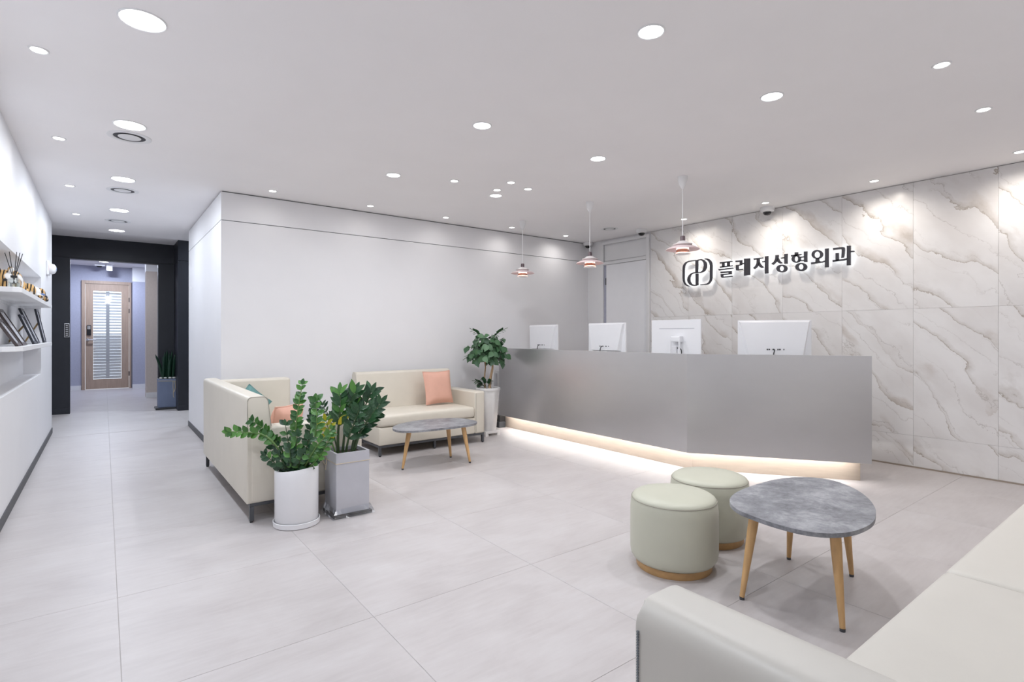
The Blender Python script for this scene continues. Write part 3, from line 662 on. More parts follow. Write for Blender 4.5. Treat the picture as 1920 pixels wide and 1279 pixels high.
for key, nm in (('logo', 'logo'), ('pl', 'letter'), ('re', 'letter'), ('jeo', 'letter'), ('seong', 'letter'), ('hyeong', 'letter'), ('oe', 'letter'), ('gwa', 'letter')):
    polys, rings = SIGN[key]
    def fat(q, e):
        n = len(q); A = sum(q[i][0] * q[(i + 1) % n][1] - q[(i + 1) % n][0] * q[i][1] for i in range(n)); sg = 1 if A > 0 else -1
        out = []
        for i in range(n):
            p = Vector(q[i]); a = (p - Vector(q[i - 1])).normalized(); b = (Vector(q[(i + 1) % n]) - p).normalized()
            na = Vector((a.y, -a.x)) * sg; nb = Vector((b.y, -b.x)) * sg
            m_ = na + nb; k = min(2.0, 2 / max(0.3, m_.dot(m_)))
            p = p + m_ * (e * k); out.append((p.x, p.y))
        return out
    def build(xf, d, grow):
        b = BM()
        for q in polys:
            prism(b, [(xf, p[0], p[1]) for p in fat(q, grow)], (d, 0, 0))
        for o_, i_ in rings:
            ring_prism(b, [(xf, *p) for p in fat(o_, grow)], [(xf, *p) for p in fat(i_, -grow)], (d, 0, 0))
        return b
    f = obj(nm, build(XM - 0.050, 0.014, 0.0028), 'sign_face', t)
    obj('light_body', build(XM - 0.036, 0.006, 0.0), 'sign_glow', f)
    for q in polys[:2]:
        cy = sum(p[0] for p in q) / len(q); cz = sum(p[1] for p in q) / len(q)
        if len(q) > 6: cy, cz = (q[0][0] + q[-1][0]) / 2, (q[0][1] + q[-1][1]) / 2
        obj('standoff', tube(BM(), [(XM - 0.032, cy, cz), (XM, cy, cz)], 0.003, 6), 'silver', f)
# ================================================================== RECEPTION DESK
t = thing('reception_desk', 'long grey steel reception desk with angled right end and lit base', 'desk', (4.19, 3.6, 0))
K0 = (4.05, 2.80); K1 = (4.87, 1.665)             # kink and right end of the front
dx, dy = K1[0] - K0[0], K1[1] - K0[1]; L_ = math.hypot(dx, dy); ux, uy = dx / L_, dy / L_; nx, ny = -uy, ux   # inward normal
def off(p, d, e=0): return (p[0] + nx * d + ux * e, p[1] + ny * d + uy * e)
mx, my = (nx + 1) , ny
kl = 1 / (1 + nx)                                   # mitre
def mitre(d): return (K0[0] + mx * kl * d, K0[1] + my * kl * d)
def strip(d0, d1, yl, e0, e1, z0, z1, which):
    a0, a1 = mitre(d0), mitre(d1)
    if which == 0: P = [(4.05 + d0, yl), (4.05 + d1, yl), a1, a0]
    else: P = [a0, a1, off(K1, d1, e1), off(K1, d0, e0)]
    return prism(BM(), [(x, y, z0) for x, y in P], (0, 0, z1 - z0), 0.0015, 1)
for w in (0, 1):
    obj('front_panel', strip(0, 0.045, 5.60, 0, 0, 0.172, 1.035, w), 'desk', t)
    obj('plinth', strip(0.14, 0.165, 5.70, -0.04, -0.04, 0, 0.172, w), 'plinth', t)
    obj('led_strip', strip(0.060, 0.078, 5.56, -0.10, -0.10, 0.176, 0.184, w), 'led_strip', t)
    obj('carcass', strip(0.046, 0.40, 5.70, 0, 0, 0.185, 0.70, w), 'worktop', t)
    obj('worktop', strip(0.046, 0.70, 5.74, 0, 0, 0.70, 0.735, w), 'worktop', t)
# ---- monitors
def monitor(cx, cy, ang, w, label, style, top=1.335, tilt=0.0):
    """ang: direction the back faces; local x to the right seen from the back, local y out of the back, z up."""
    t = thing('desktop_monitor', label, 'monitor', (cx, cy, 0.735), 'monitors on the reception desk')
    rx, ry = math.sin(ang), -math.cos(ang)         # right of someone looking at the back
    bxd, byd = math.cos(ang), math.sin(ang)
    def W(x, y, z):
        y2 = y - (z - 0.75) * tilt
        return (cx + rx * x + bxd * y2, cy + ry * x + byd * y2, z)
    h = w / 2; zt = top; zb = top - w * 0.60
    def lbox(x0, x1, y0, y1, z0, z1, bev=0.0):
        return prism(BM(), [W(x0, y0, z0), W(x1, y0, z0), W(x1, y0, z1), W(x0, y0, z1)], Vector(W(0, y1, z0)) - Vector(W(0, y0, z0)), bev, 2)
    obj('screen_panel', lbox(-h, h, -0.012, 0.008, zb, zt, 0.004), 'pc', t)
    obj('screen', lbox(-h + 0.01, h - 0.01, -0.0135, -0.012, zb + 0.02, zt - 0.01), 'black', t)
    if style == 'aio':
        b = BM()
        o_ = [W(-h + 0.01, 0.008, zt - 0.006), W(h - 0.006, 0.008, zt - 0.006), W(h - 0.075, 0.008, zb + 0.02), W(-h + 0.06, 0.008, zb + 0.02)]
        i_ = [W(-h + 0.025, 0.030, zt - 0.02), W(h - 0.02, 0.030, zt - 0.02), W(h - 0.095, 0.055, zb + 0.03), W(-h + 0.08, 0.055, zb + 0.03)]
        a = [b.verts.new(p) for p in o_]; c = [b.verts.new(p) for p in i_]
        b.faces.new(a); b.faces.new(c[::-1])
        for i in range(4): b.faces.new((a[i], c[i], c[(i + 1) % 4], a[(i + 1) % 4]))
        back = obj('back_housing', b, 'pc', t)
        zp, yp = 1.073, 0.054
        for x, sw in ((-0.075, 0.006), (-0.045, 0.010), (-0.028, 0.008), (0.006, 0.012), (0.042, 0.008), (0.058, 0.008)):
            obj('port', lbox(x, x + sw, 0.02, yp, zp - 0.006, zp + 0.006), 'black', back)
        obj('cable', tube(BM(), curve_pts([W(0.012, yp - 0.005, zp), W(0.008, yp + 0.03, zp - 0.004), W(0.02, yp + 0.04, zp - 0.06), W(0.03, yp + 0.03, 0.85), W(0.05, yp + 0.05, 0.74)], 14), 0.0045, 6), 'black', t, True)
    else:
        obj('vent_slot', lbox(-h * 0.76, h * 0.66, 0.0078, 0.0095, zt - 0.092, zt - 0.086), 'pc_grey', t)
        arm = obj('stand_head', lbox(-0.10, 0.005, 0.008, 0.075, zt - 0.225, zt - 0.165, 0.012), 'pc', t)
        for x in (-0.105, -0.002):
            obj('stand_rail', prism(BM(), [W(x, 0.065, zt - 0.20), W(x + 0.012, 0.065, zt - 0.20), W(x - 0.004, 0.10, 0.745), W(x - 0.016, 0.10, 0.745)], Vector(W(0, 0.018, 0)) - Vector(W(0, 0, 0)), 0.002, 1), 'pc', t)
        zp = zt - 0.285
        for x, sw in ((-0.055, 0.012), (-0.036, 0.007), (-0.018, 0.007), (0.034, 0.010), (0.054, 0.006)):
            obj('port', lbox(x, x + sw, 0.006, 0.014, zp - 0.006, zp + 0.006), 'black', t)
        obj('cable', tube(BM(), curve_pts([W(-0.05, 0.012, zp), W(-0.075, 0.03, zp - 0.004), W(-0.095, 0.035, zp - 0.04), W(-0.09, 0.04, 0.85), W(-0.06, 0.06, 0.74)], 14), 0.005, 6), 'black', t, True)
    obj('stand_neck', lbox(-0.03, 0.03, -0.01, 0.035, 0.745, zb + 0.08, 0.004), 'pc', t)
    obj('stand_foot', lbox(-0.12, 0.12, -0.10, 0.10, 0.735, 0.747, 0.004), 'pc', t)
    return t
monitor(4.60, 5.36, PI, 0.56, 'white monitor back at the far left end of the desk', 'aio', 1.335)
monitor(4.60, 4.245, PI, 0.565, 'white monitor back second from the left, before the corner door', 'aio', 1.340)
monitor(4.60, 3.315, PI, 0.585, 'white monitor back with slot and stand bracket, before the marble edge', 'plain', 1.355)
m4 = monitor(4.78, 2.405, PI + math.atan2(ny, nx), 0.60, 'widest white monitor back on the angled right part of the desk', 'aio', 1.335)
t = thing('floor_box', 'small dark grey box on the floor behind the tall pot', 'box', (4.115, 5.66, 0))
obj('lower_case', bx(4.07, 4.17, 5.62, 5.72, 0.0, 0.075, 0.004), 'steel_dark', t)
obj('upper_case', bx(4.08, 4.17, 5.625, 5.715, 0.075, 0.155, 0.004), 'black', t)
# ================================================================== SOFAS
def cushion_block(x0, x1, y0, y1, z0, z1, r=0.03, crown=0.015):
    b = bx(x0, x1, y0, y1, z0, z1, r, 4)
    bmesh.ops.subdivide_edges(b, edges=[e for e in b.edges if e.calc_length() > 0.3], cuts=10, use_grid_fill=True)
    for v in b.verts:
        if v.co.z > (z0 + z1) / 2:
            u = (v.co.x - x0) / (x1 - x0); w = (v.co.y - y0) / (y1 - y0)
            v.co.z += crown * max(0, 16 * u * (1 - u) * w * (1 - w)) ** 0.5
    return b
def frame_and_legs(t, x0, x1, y0, y1, z0, mid=False):
    """square tube frame at z0-0.024..z0 and one leg in each corner"""
    zb = z0 - 0.024
    s = 0.026
    for q in ((x0, x1, y0, y0 + s), (x0, x1, y1 - s, y1), (x0, x0 + s, y0 + s, y1 - s), (x1 - s, x1, y0 + s, y1 - s)):
        obj('frame_rail', bx(*q, zb, z0, 0.002, 1), 'steel_dark', t)
    pts = [(x0, y0), (x1 - s, y0), (x0, y1 - s), (x1 - s, y1 - s)]
    if mid: pts += [((x0 + x1) / 2, y0 + s), ]
    for x, y in pts:
        lg = obj('leg', bx(x, x + s, y, y + s, 0.008, zb, 0.002, 1), 'steel_dark', t)
        obj('foot', lathe(BM(), [(0, 0), (0.011, 0), (0.011, 0.008), (0, 0.008)], x + s / 2, y + s / 2, 12), 'rubber', lg)
def profile_extrude(prof, axis, a0, a1, r=0.02):
    """prof: (u, z) closed outline; axis 'y' -> u is x, axis 'x' -> u is y"""
    if axis == 'y': pts = [(u, a0, z) for u, z in prof]; d = (0, a1 - a0, 0)
    else: pts = [(a0, u, z) for u, z in prof]; d = (a1 - a0, 0, 0)
    return prism(BM(), pts, d, r, 3)
def rounded(prof, r, corners, n=5):
    """round the listed corners of a closed 2D outline"""
    out = []; N = len(prof)
    for i, p in enumerate(prof):
        if i not in corners: out.append(p); continue
        p = Vector(p); a = Vector(prof[i - 1]); b = Vector(prof[(i + 1) % N])
        da = (a - p).normalized(); db = (b - p).normalized()
        p0 = p + da * r; p1 = p + db * r
        for k in range(n + 1):
            s_ = k / n
            out.append(tuple((1 - s_) ** 2 * p0 + 2 * s_ * (1 - s_) * p + s_ ** 2 * p1))
    return out
def outline_tube(prof, axis, a, rad, closed=False):
    pts = [(u, a, z) if axis == 'y' else (a, u, z) for u, z in prof]
    return tube(BM(), pts, rad, 6)
# ---- sofa A: along the aisle
t = thing('sofa', 'beige corner sofa beside the aisle, its back to the left', 'sofa', (1.1, 4.66, 0))
pa = rounded([(0.722, 0.125), (0.722, 0.806), (0.842, 0.806), (0.900, 0.30), (0.900, 0.125)], 0.030, (1, 2))
bk = obj('backrest', profile_extrude(pa, 'y', 3.722, 5.600, 0.010), 'leather', t, True)
obj('piping', outline_tube(rounded([(0.725, 0.60), (0.725, 0.803), (0.842, 0.803), (0.865, 0.61)], 0.03, (1, 2)), 'y', 3.724, 0.0032), 'seam', bk, True)
obj('armrest', bx(0.735, 1.48, 3.720, 3.865, 0.125, 0.608, 0.022, 4), 'leather', t, True)
obj('backrest', bx(0.73, 1.445, 5.455, 5.602, 0.125, 0.788, 0.024, 4), 'leather', t, True)
obj('seat_base', bx(0.88, 1.478, 3.86, 5.46, 0.125, 0.288, 0.015, 3), 'leather', t, True)
obj('seat_cushion', cushion_block(0.872, 1.488, 3.867, 5.452, 0.290, 0.405, 0.028), 'leather', t, True)
frame_and_legs(t, 0.740, 1.475, 3.735, 5.592, 0.126)
# ---- sofa B: against the back wall
t = thing('sofa', 'beige sofa against the white back wall with right armrest', 'sofa', (2.77, 5.32, 0))
pb_ = rounded([(5.665, 0.108), (5.665, 0.802), (5.545, 0.802), (5.480, 0.30), (5.480, 0.108)], 0.028, (1, 2))
obj('backrest', profile_extrude(pb_, 'x', 2.135, 3.285, 0.016), 'leather', t, True)
obj('seat_base', bx(2.146, 3.268, 4.972, 5.50, 0.110, 0.286, 0.012, 3), 'leather', t, True)
obj('seat_cushion', cushion_block(2.142, 3.266, 4.962, 5.515, 0.290, 0.402, 0.030, 0.02), 'leather', t, True)
ar = obj('armrest', bx(3.266, 3.400, 4.970, 5.655, 0.108, 0.574, 0.020, 4), 'leather', t, True)
obj('seam', tube(BM(), [(3.281, 4.9695, 0.13), (3.281, 4.9695, 0.553)], 0.0025, 6), 'seam', ar)
frame_and_legs(t, 2.150, 3.396, 4.980, 5.650, 0.110, True)
# ---- sofas C and D: right below the camera
t = thing('sofa', 'pale corner sofa in the lower right foreground, nearest the camera', 'sofa', (1.42, 0.15, 0))
pc_ = rounded([(0.650, 0.125), (0.656, 0.787), (0.780, 0.787), (0.835, 0.30), (0.835, 0.125)], 0.042, (1, 2), 10)
bk = obj('backrest', profile_extrude(pc_, 'y', -0.28, 0.545, 0.005), 'leather_pale', t, True)
for k in range(30):
    z = 0.742 - k * 0.0042
    obj('stitch', bx(0.6525, 0.6565, 0.5385, 0.5415, z, z + 0.0026), 'stitch', bk)
pd_ = rounded([(-0.285, 0.125), (-0.285, 0.787), (-0.165, 0.787), (-0.110, 0.30), (-0.110, 0.125)], 0.03, (1, 2))
obj('backrest', profile_extrude(pd_, 'x', 0.70, 2.176, 0.012), 'leather_pale', t, True)
obj('seat_base', bx(0.83, 2.176, -0.13, 0.528, 0.125, 0.30, 0.012, 3), 'leather_pale', t, True)
obj('seat_cushion', cushion_block(0.80, 2.178, -0.145, 0.540, 0.302, 0.436, 0.022, 0.006), 'leather_pale', t, True)
frame_and_legs(t, 0.665, 2.17, -0.275, 0.525, 0.126)
t = thing('sofa', 'pale sofa cushion at the right edge, joined past the seam', 'sofa', (2.95, 0.15, 0))
obj('backrest', profile_extrude(pd_, 'x', 2.184, 3.76, 0.012), 'leather_pale', t, True)
obj('seat_base', bx(2.184, 3.62, -0.13, 0.528, 0.125, 0.30, 0.012, 3), 'leather_pale', t, True)
obj('seat_cushion', cushion_block(2.182, 3.62, -0.145, 0.540, 0.302, 0.436, 0.022, 0.006), 'leather_pale', t, True)
obj('armrest', bx(3.622, 3.76, -0.27, 0.535, 0.125, 0.575, 0.02, 4), 'leather_pale', t, True)
frame_and_legs(t, 2.19, 3.75, -0.275, 0.525, 0.126)
# ---- pillows
def pillow(label, cx, cy, cz, size, yaw, lean, m, thick=0.13, roll=0.0):
    t = thing('cushion', label, 'cushion', (cx, cy, cz), 'square cushions on the sofas')
    R = Matrix.Rotation(yaw, 4, 'Z') @ Matrix.Rotation(lean, 4, 'X') @ Matrix.Rotation(roll, 4, 'Y')
    n = 14; h = size / 2
    b = BM(); edge = []
    def P(i, j, s_):
        u = -1 + 2 * i / n; v = -1 + 2 * j / n
        k = ((1 - u ** 4) * (1 - v ** 4)) ** 0.6
        x = u * h * (1 - 0.07 * (1 - v * v)); z = v * h * (1 - 0.07 * (1 - u * u))
        return Vector((cx, cy, cz)) + (R @ Vector((x, s_ * thick / 2 * k, z)))
    V = {}
    for s_ in (-1, 1):
        for i in range(n + 1):
            for j in range(n + 1):
                rim = i in (0, n) or j in (0, n)
                if rim and s_ == 1: V[1, i, j] = V[-1, i, j]
                else: V[s_, i, j] = b.verts.new(P(i, j, s_))
    for s_ in (-1, 1):
        for i in range(n):
            for j in range(n):
                q = (V[s_, i, j], V[s_, i + 1, j], V[s_, i + 1, j + 1], V[s_, i, j + 1])
                b.faces.new(q if s_ < 0 else q[::-1])
    body = obj('cover', b, m, t, True)
    rim = [P(i, 0, 1) for i in range(n)] + [P(n, j, 1) for j in range(n)] + [P(n - i, n, 1) for i in range(n)] + [P(0, n - j, 1) for j in range(n + 1)]
    obj('piping', tube(BM(), rim, 0.0045, 6), m, body, True)
    return t
pillow('pink square cushion leaning upright on the back wall sofa', 3.00, 5.32, 0.612, 0.37, 0.12, -0.20, 'pink')
pillow('pink cushion half hidden behind the plant on the aisle sofa', 1.050, 4.12, 0.522, 0.36, 0.77, 0.22, 'pink')
pillow('teal cushion tip showing above the aisle sofa back', 1.052, 5.23, 0.590, 0.25, 0.15, -0.30, 'teal', 0.11, 0.78)
# ================================================================== COFFEE TABLES
def coffee_table(label, outline, ztop, legs, lt, zb=0.0):
    cx = sum(p[0] for p in outline) / len(outline); cy = sum(p[1] for p in outline) / len(outline)
    t = thing('coffee_table', label, 'table', (cx, cy, 0), 'concrete-topped coffee tables')
    pts = closed_curve([(x, y, ztop - 0.018) for x, y in outline], 5)
    obj('tabletop', prism(BM(), pts, (0, 0, 0.018), 0.003, 2), 'concrete', t, True)
    for (x, y) in legs:
        tx, ty = cx + (x - cx) * lt, cy + (y - cy) * lt
        a = Vector((x, y, zb + 0.012)); b_ = Vector((tx, ty, ztop - 0.018))
        lg = obj('leg', tube(BM(), [a, a.lerp(b_, .15), a.lerp(b_, .8), b_], [0.0105, 0.0125, 0.0215, 0.0215], 14), 'wood', t, True)
        obj('foot_cap', lathe(BM(), [(0, 0), (0.0105, 0), (0.0110, 0.012), (0, 0.012)], x, y, 12), 'steel_dark', lg)
        obj('mount_plate', lathe(BM(), [(0, ztop - 0.022), (0.034, ztop - 0.022), (0.034, ztop - 0.018), (0, ztop - 0.018)], tx, ty, 16), 'steel_dark', lg)
near_out = [(2.347, 1.391), (2.492, 1.443), (2.685, 1.458), (2.917, 1.441), (3.062, 1.372), (3.122, 1.267), (3.056, 1.139), (2.941, 1.032), (2.800, 0.948), (2.674, 0.899), (2.541, 0.868), (2.398, 0.871), (2.293, 0.907), (2.226, 0.981), (2.209, 1.090), (2.225, 1.207), (2.259, 1.304)]
coffee_table('grey concrete-look table in the foreground with four wooden legs', near_out, 0.42, [(2.306, 1.306), (2.917, 1.387), (2.381, 0.918), (2.959, 1.100)], 0.80)
far_out = [(2.056, 4.470), (2.140, 4.582), (2.290, 4.673), (2.470, 4.715), (2.653, 4.695), (2.810, 4.617), (2.866, 4.462), (2.861, 4.330), (2.814, 4.255), (2.718, 4.202), (2.546, 4.184), (2.370, 4.191), (2.203, 4.207), (2.085, 4.254), (2.033, 4.337)]
coffee_table('low oval grey table before the back wall sofa, three legs', far_out, 0.37, [(2.119, 4.394), (2.706, 4.550), (2.736, 4.250)], 0.80)
# ================================================================== STOOLS
def stool(cx, cy, label):
    t = thing('round_stool', label, 'stool', (cx, cy, 0), 'sage leather stools')
    obj('base', lathe(BM(), [(0, 0), (0.188, 0), (0.190, 0.004), (0.190, 0.036), (0, 0.036)], cx, cy, 48), 'wood_base', t, True)
    obj('body', lathe(BM(), [(0, 0.036), (0.185, 0.036), (0.204, 0.044), (0.216, 0.062), (0.221, 0.09), (0.222, 0.20), (0.221, 0.30), (0.217, 0.340), (0.2135, 0.350), (0, 0.352)], cx, cy, 56), 'stool', t, True)
    obj('seat_pad', lathe(BM(), [(0, 0.350), (0.2125, 0.350), (0.2125, 0.354), (0.206, 0.364), (0.190, 0.374), (0.15, 0.381), (0.08, 0.384), (0, 0.385)], cx, cy, 56), 'stool', t, True)
    ring = [(cx + 0.2140 * math.cos(a), cy + 0.2140 * math.sin(a), 0.3515) for a in [2 * PI * k / 56 for k in range(57)]]
    obj('seam', tube(BM(), ring, 0.0022, 5), 'seam', t, True)
stool(2.370, 1.720, 'round sage stool in front, nearest the camera')
stool(2.856, 1.823, 'round sage stool partly hidden behind the front stool')
# ================================================================== PLANTS
def leaf_mesh(name, wid, fold, m, curl=0.12, round_=False):
    """unit length along +x"""
    b = BM()
    st = [(0.0, 0.02), (0.18, 0.62), (0.42, 1.0), (0.68, 0.82), (0.88, 0.38), (1.0, 0.0)] if not round_ else [(0.0, 0.05), (0.15, 0.72), (0.38, 1.0), (0.62, 0.78), (0.82, 0.34), (1.0, 0.0)]
    mid = []; lf = []; rt = []
    for u, w in st:
        z = -curl * u * u
        mid.append(b.verts.new((u, 0, z)))
        if w > 0.001:
            lf.append(b.verts.new((u, w * wid, z + fold * w * wid))); rt.append(b.verts.new((u, -w * wid, z + fold * w * wid)))
    n = len(lf)
    for i in range(n - 1):
        b.faces.new((mid[i], mid[i + 1], lf[i + 1], lf[i])); b.faces.new((mid[i], rt[i], rt[i + 1], mid[i + 1]))
    b.faces.new((mid[n - 1], mid[n], lf[n - 1])); b.faces.new((mid[n - 1], rt[n - 1], mid[n]))
    me = bpy.data.meshes.new(name); b.to_mesh(me); b.free()
    me.materials.append(M[m])
    for p in me.polygons: p.use_smooth = True
    return me
LZ = leaf_mesh('zz_leaf', 0.33, 0.30, 'leaf', 0.10); LZD = leaf_mesh('zz_leaf_dark', 0.30, 0.30, 'leaf_dark', 0.10)
LBIG = leaf_mesh('broad_leaf', 0.20, 0.22, 'leaf_dark', 0.10); LMID = leaf_mesh('broad_leaf_green', 0.20, 0.22, 'leaf', 0.10)
LYEL = leaf_mesh('yellow_leaf', 0.26, 0.3, 'leaf_yellow'); LTREE = leaf_mesh('tree_leaf', 0.36, 0.2, 'leaf_tree', 0.2, True)
def put_leaf(me, parent, p, d, up, length):
    d = Vector(d).normalized(); up = Vector(up)
    y = up.cross(d)
    if y.length < 1e-4: y = Vector((0, 1, 0)).cross(d)
    y.normalize(); z = d.cross(y)
    o = bpy.data.objects.new('leaf', me); C.objects.link(o)
    o.parent = parent
    m = Matrix((( d.x * length, y.x * length, z.x * length, 0), (d.y * length, y.y * length, z.y * length, 0), (d.z * length, y.z * length, z.z * length, 0), (0, 0, 0, 1)))
    m.translation = Vector(p) - root_loc(parent)
    o.matrix_local = m
    return o
def frond(t, ctrl, r, stem_mat, mesh, n, start, l0, l1, spread=0.85, alt=None, altp=0.0, side=None, lift=0.25):
    pts = curve_pts(ctrl, 16)
    N = len(pts)
    st = obj('stem', tube(BM(), pts, [r * (1 - 0.65 * i / (N - 1)) for i in range(N)], 6), stem_mat, t, True)
    for k in range(n):
        f = start + (1 - start) * k / max(1, n - 1)
        x = f * (N - 1); i = min(int(x), N - 2); p = pts[i].lerp(pts[i + 1], x - i)
        tan = (pts[i + 1] - pts[i]).normalized()
        s = Vector(side) if side is not None else RIGHT
        s = (s - tan * s.dot(tan)).normalized()
        nrm = s.cross(tan).normalized()
        if nrm.dot(FWD) > 0: nrm = -nrm
        ln = (l0 + (l1 - l0) * f) * random.uniform(0.88, 1.1)
        for sg in (-1, 1):
            d = tan * (1 - spread * 0.55 + random.uniform(-.2, .25)) + s * sg * (spread + random.uniform(-.2, .1)) + nrm * random.uniform(-0.35, lift + 0.3)
            p = p + tan * random.uniform(-.006, .006)
            put_leaf(alt if alt is not None and random.random() < altp else mesh, st, p, d, nrm + tan * 0.3 + Vector((0, 0, 0.35)), ln)
    put_leaf(mesh, st, pts[-1], tan, nrm, (l0 + (l1 - l0)) * 0.9)
    return st
# ---- plant in the white round pot
PX, PY = 0.978, 3.552
t = thing('potted_plant', 'leafy green plant in a white round pot before the aisle sofa', 'plant', (PX, PY, 0))
obj('saucer', lathe(BM(), [(0, 0), (0.132, 0), (0.139, 0.006), (0.141, 0.034), (0.136, 0.036), (0.132, 0.012), (0, 0.012)], PX, PY, 48), 'pot_white', t, True)
pot = lathe(BM(), [(0, 0.012), (0.126, 0.012), (0.130, 0.02), (0.131, 0.30), (0.131, 0.355), (0.128, 0.360), (0.118, 0.360), (0.115, 0.35), (0.115, 0.30), (0, 0.30)], PX, PY, 56)
for v in pot.verts:
    if v.co.z > 0.2:
        s_ = (Vector((v.co.x - PX, v.co.y - PY, 0))).dot(RIGHT) / 0.131
        v.co.z += 0.014 * s_ * (v.co.z - 0.2) / 0.16
obj('pot', pot, 'pot_white', t, True)
obj('soil', lathe(BM(), [(0, 0.335), (0.05, 0.338), (0.1155, 0.333), (0.1155, 0.31), (0, 0.31)], PX, PY, 32), 'soil', t, True)
def W3(cx, cy, l, z, d=0.0): return Vector((cx, cy, z)) + RIGHT * l + FWD * d
def WP(l, z, d=0.0): return W3(PX, PY, l, z, d)
frond(t, [WP(.01, .33), WP(.0, .55, -.02), WP(.015, .72, -.02), WP(.035, .885, 0)], .008, 'stem', LZ, 12, .28, .066, .046, .72)
frond(t, [WP(-.05, .33, -.04), WP(-.075, .46, -.06), WP(-.15, .575, -.10), WP(-.26, .605, -.13), WP(-.355, .612, -.15)], .008, 'stem', LZ, 10, .40, .062, .046, .75, side=(0, 0, 1))
frond(t, [WP(-.04, .33), WP(-.09, .50, -.04), WP(-.16, .60, -.07), WP(-.235, .660, -.08)], .007, 'stem', LZ, 9, .38, .060, .045, .75)
frond(t, [WP(.03, .33, .02), WP(.06, .52, .03), WP(.085, .66, .04), WP(.098, .770, .04)], .005, 'stem_dark', LZD, 13, .3, .05, .04, .9)
frond(t, [WP(.05, .33), WP(.11, .50, -.02), WP(.135, .64, -.02), WP(.130, .780, -.02)], .006, 'stem', LZ, 6, .48, .070, .060, .65)
frond(t, [WP(.04, .33, -.03), WP(.10, .42, -.07), WP(.17, .52, -.10), WP(.255, .615, -.10)], .007, 'stem', LZ, 10, .35, .054, .040, .75)
frond(t, [WP(.06, .33, -.03), WP(.13, .40, -.06), WP(.19, .47, -.07), WP(.235, .565, -.06)], .006, 'stem', LZ, 8, .35, .050, .040, .75)
for l, z, d in ((-.13, .53, -.06), (-.05, .63, -.05), (.11, .55, -.07), (.16, .46, -.05), (-.16, .45, -.08), (.04, .58, -.09), (-.08, .47, -.10), (.08, .47, -.10), (0, .50, -.11)):
    frond(t, [WP(l * .25, .33, d * .3), WP(l * .6, .33 + (z - .33) * .5, d * .8), WP(l, z, d)], .006, 'stem_dark', LZD, 6, .15, .066, .050, .85, LZ, .2)
# ---- plant in the grey square pot
GX, GY = 1.318, 3.590
t = thing('potted_plant', 'broad-leaved plant with yellowing leaves in a grey square pot', 'plant', (GX, GY, 0))
obj('saucer', bx(GX - .128, GX + .128, GY - .128, GY + .112, 0, .022, .004), 'tray', t)
pb2 = BM(); hw = .113
box(pb2, GX - hw, GX + hw, GY - hw, GY + hw, .022, .358, .004)
obj('pot_body', pb2, 'pot_grey', t)
rb = BM()
for q in ((GX - hw, GX + hw, GY - hw, GY - hw + .013), (GX - hw, GX + hw, GY + hw - .013, GY + hw), (GX - hw, GX - hw + .013, GY - hw + .013, GY + hw - .013), (GX + hw - .013, GX + hw, GY - hw + .013, GY + hw - .013)):
    box(rb, *q, .358, .424)
obj('pot_rim', rb, 'pot_grey', t)
sb = BM()
lp = [(GX - hw - .001, GY - hw - .001), (GX + hw + .001, GY - hw - .001), (GX + hw + .001, GY + hw + .001), (GX - hw - .001, GY + hw + .001), (GX - hw - .001, GY - hw - .001)]
tube(sb, [(x, y, .357) for x, y in lp], .0022, 5)
tube(sb, curve_pts([(GX - hw - .002, GY + .06, .356), (GX - hw - .03, GY + .05, .40), (GX - hw - .045, GY + .03, .37), (GX - hw - .02, GY + .03, .33), (GX - hw - .01, GY + .045, .36), (GX - hw - .025, GY + .02, .30)], 25), .0022, 5)
obj('string', sb, 'string', t)
obj('soil', bx(GX - hw + .012, GX + hw - .012, GY - hw + .012, GY + hw - .012, .35, .398), 'soil', t)
fm = BM(); rnd = random.Random(3); ringp = []
for k in range(40):
    a = k / 40 * 4; e = int(a); f = a - e
    cs = [(-1, -1), (1, -1), (1, 1), (-1, 1)]
    p0, p1 = cs[e], cs[(e + 1) % 4]
    ringp.append((p0[0] + (p1[0] - p0[0]) * f, p0[1] + (p1[1] - p0[1]) * f))
rows = []
for z, s_ in ((.060, .1145), (.028, .1305), (.014, .1330), (.001, .1400)):
    rows.append([fm.verts.new((GX + x * (s_ + rnd.uniform(0, .006)), GY + y * (s_ + rnd.uniform(0, .006)) * (.90 if y > 0 else 1), z + rnd.uniform(0, .004))) for x, y in ringp])
for a, b_ in zip(rows, rows[1:]):
    for k in range(40): fm.faces.new((a[k], a[(k + 1) % 40], b_[(k + 1) % 40], b_[k]))
obj('plastic_wrap', fm, 'film', t)
def GP(l, z, d=0.0): return W3(GX, GY, l, z, d)
frond(t, [GP(-.055, .40, -.02), GP(-.05, .55, -.03), GP(-.035, .70, -.03), GP(-.04, .80, -.02)], .011, 'stem_dark', LMID, 7, .42, .125, .095, .55, LBIG, .35)
frond(t, [GP(-.03, .40), GP(-.01, .58, .0), GP(.02, .72, .0), GP(.05, .80, .0)], .009, 'stem_dark', LBIG, 5, .55, .125, .10, .5, LMID, .35)
frond(t, [GP(.03, .40), GP(.06, .58, .02), GP(.11, .70, .03), GP(.155, .80, .03)], .009, 'stem_dark', LBIG, 6, .38, .12, .095, .58)
frond(t, [GP(.05, .40, -.02), GP(.10, .54, -.03), GP(.17, .65, -.04), GP(.235, .735, -.04)], .009, 'stem_dark', LBIG, 7, .34, .115, .09, .58)
frond(t, [GP(.0, .40, -.03), GP(.03, .52, -.05), GP(.07, .62, -.06), GP(.10, .70, -.06)], .008, 'stem_dark', LBIG, 8, .3, .10, .08, .7)
frond(t, [GP(.02, .40, .03), GP(.06, .50, .05), GP(.12, .60, .06), GP(.18, .66, .05)], .008, 'stem_dark', LBIG, 7, .3, .10, .08, .7)
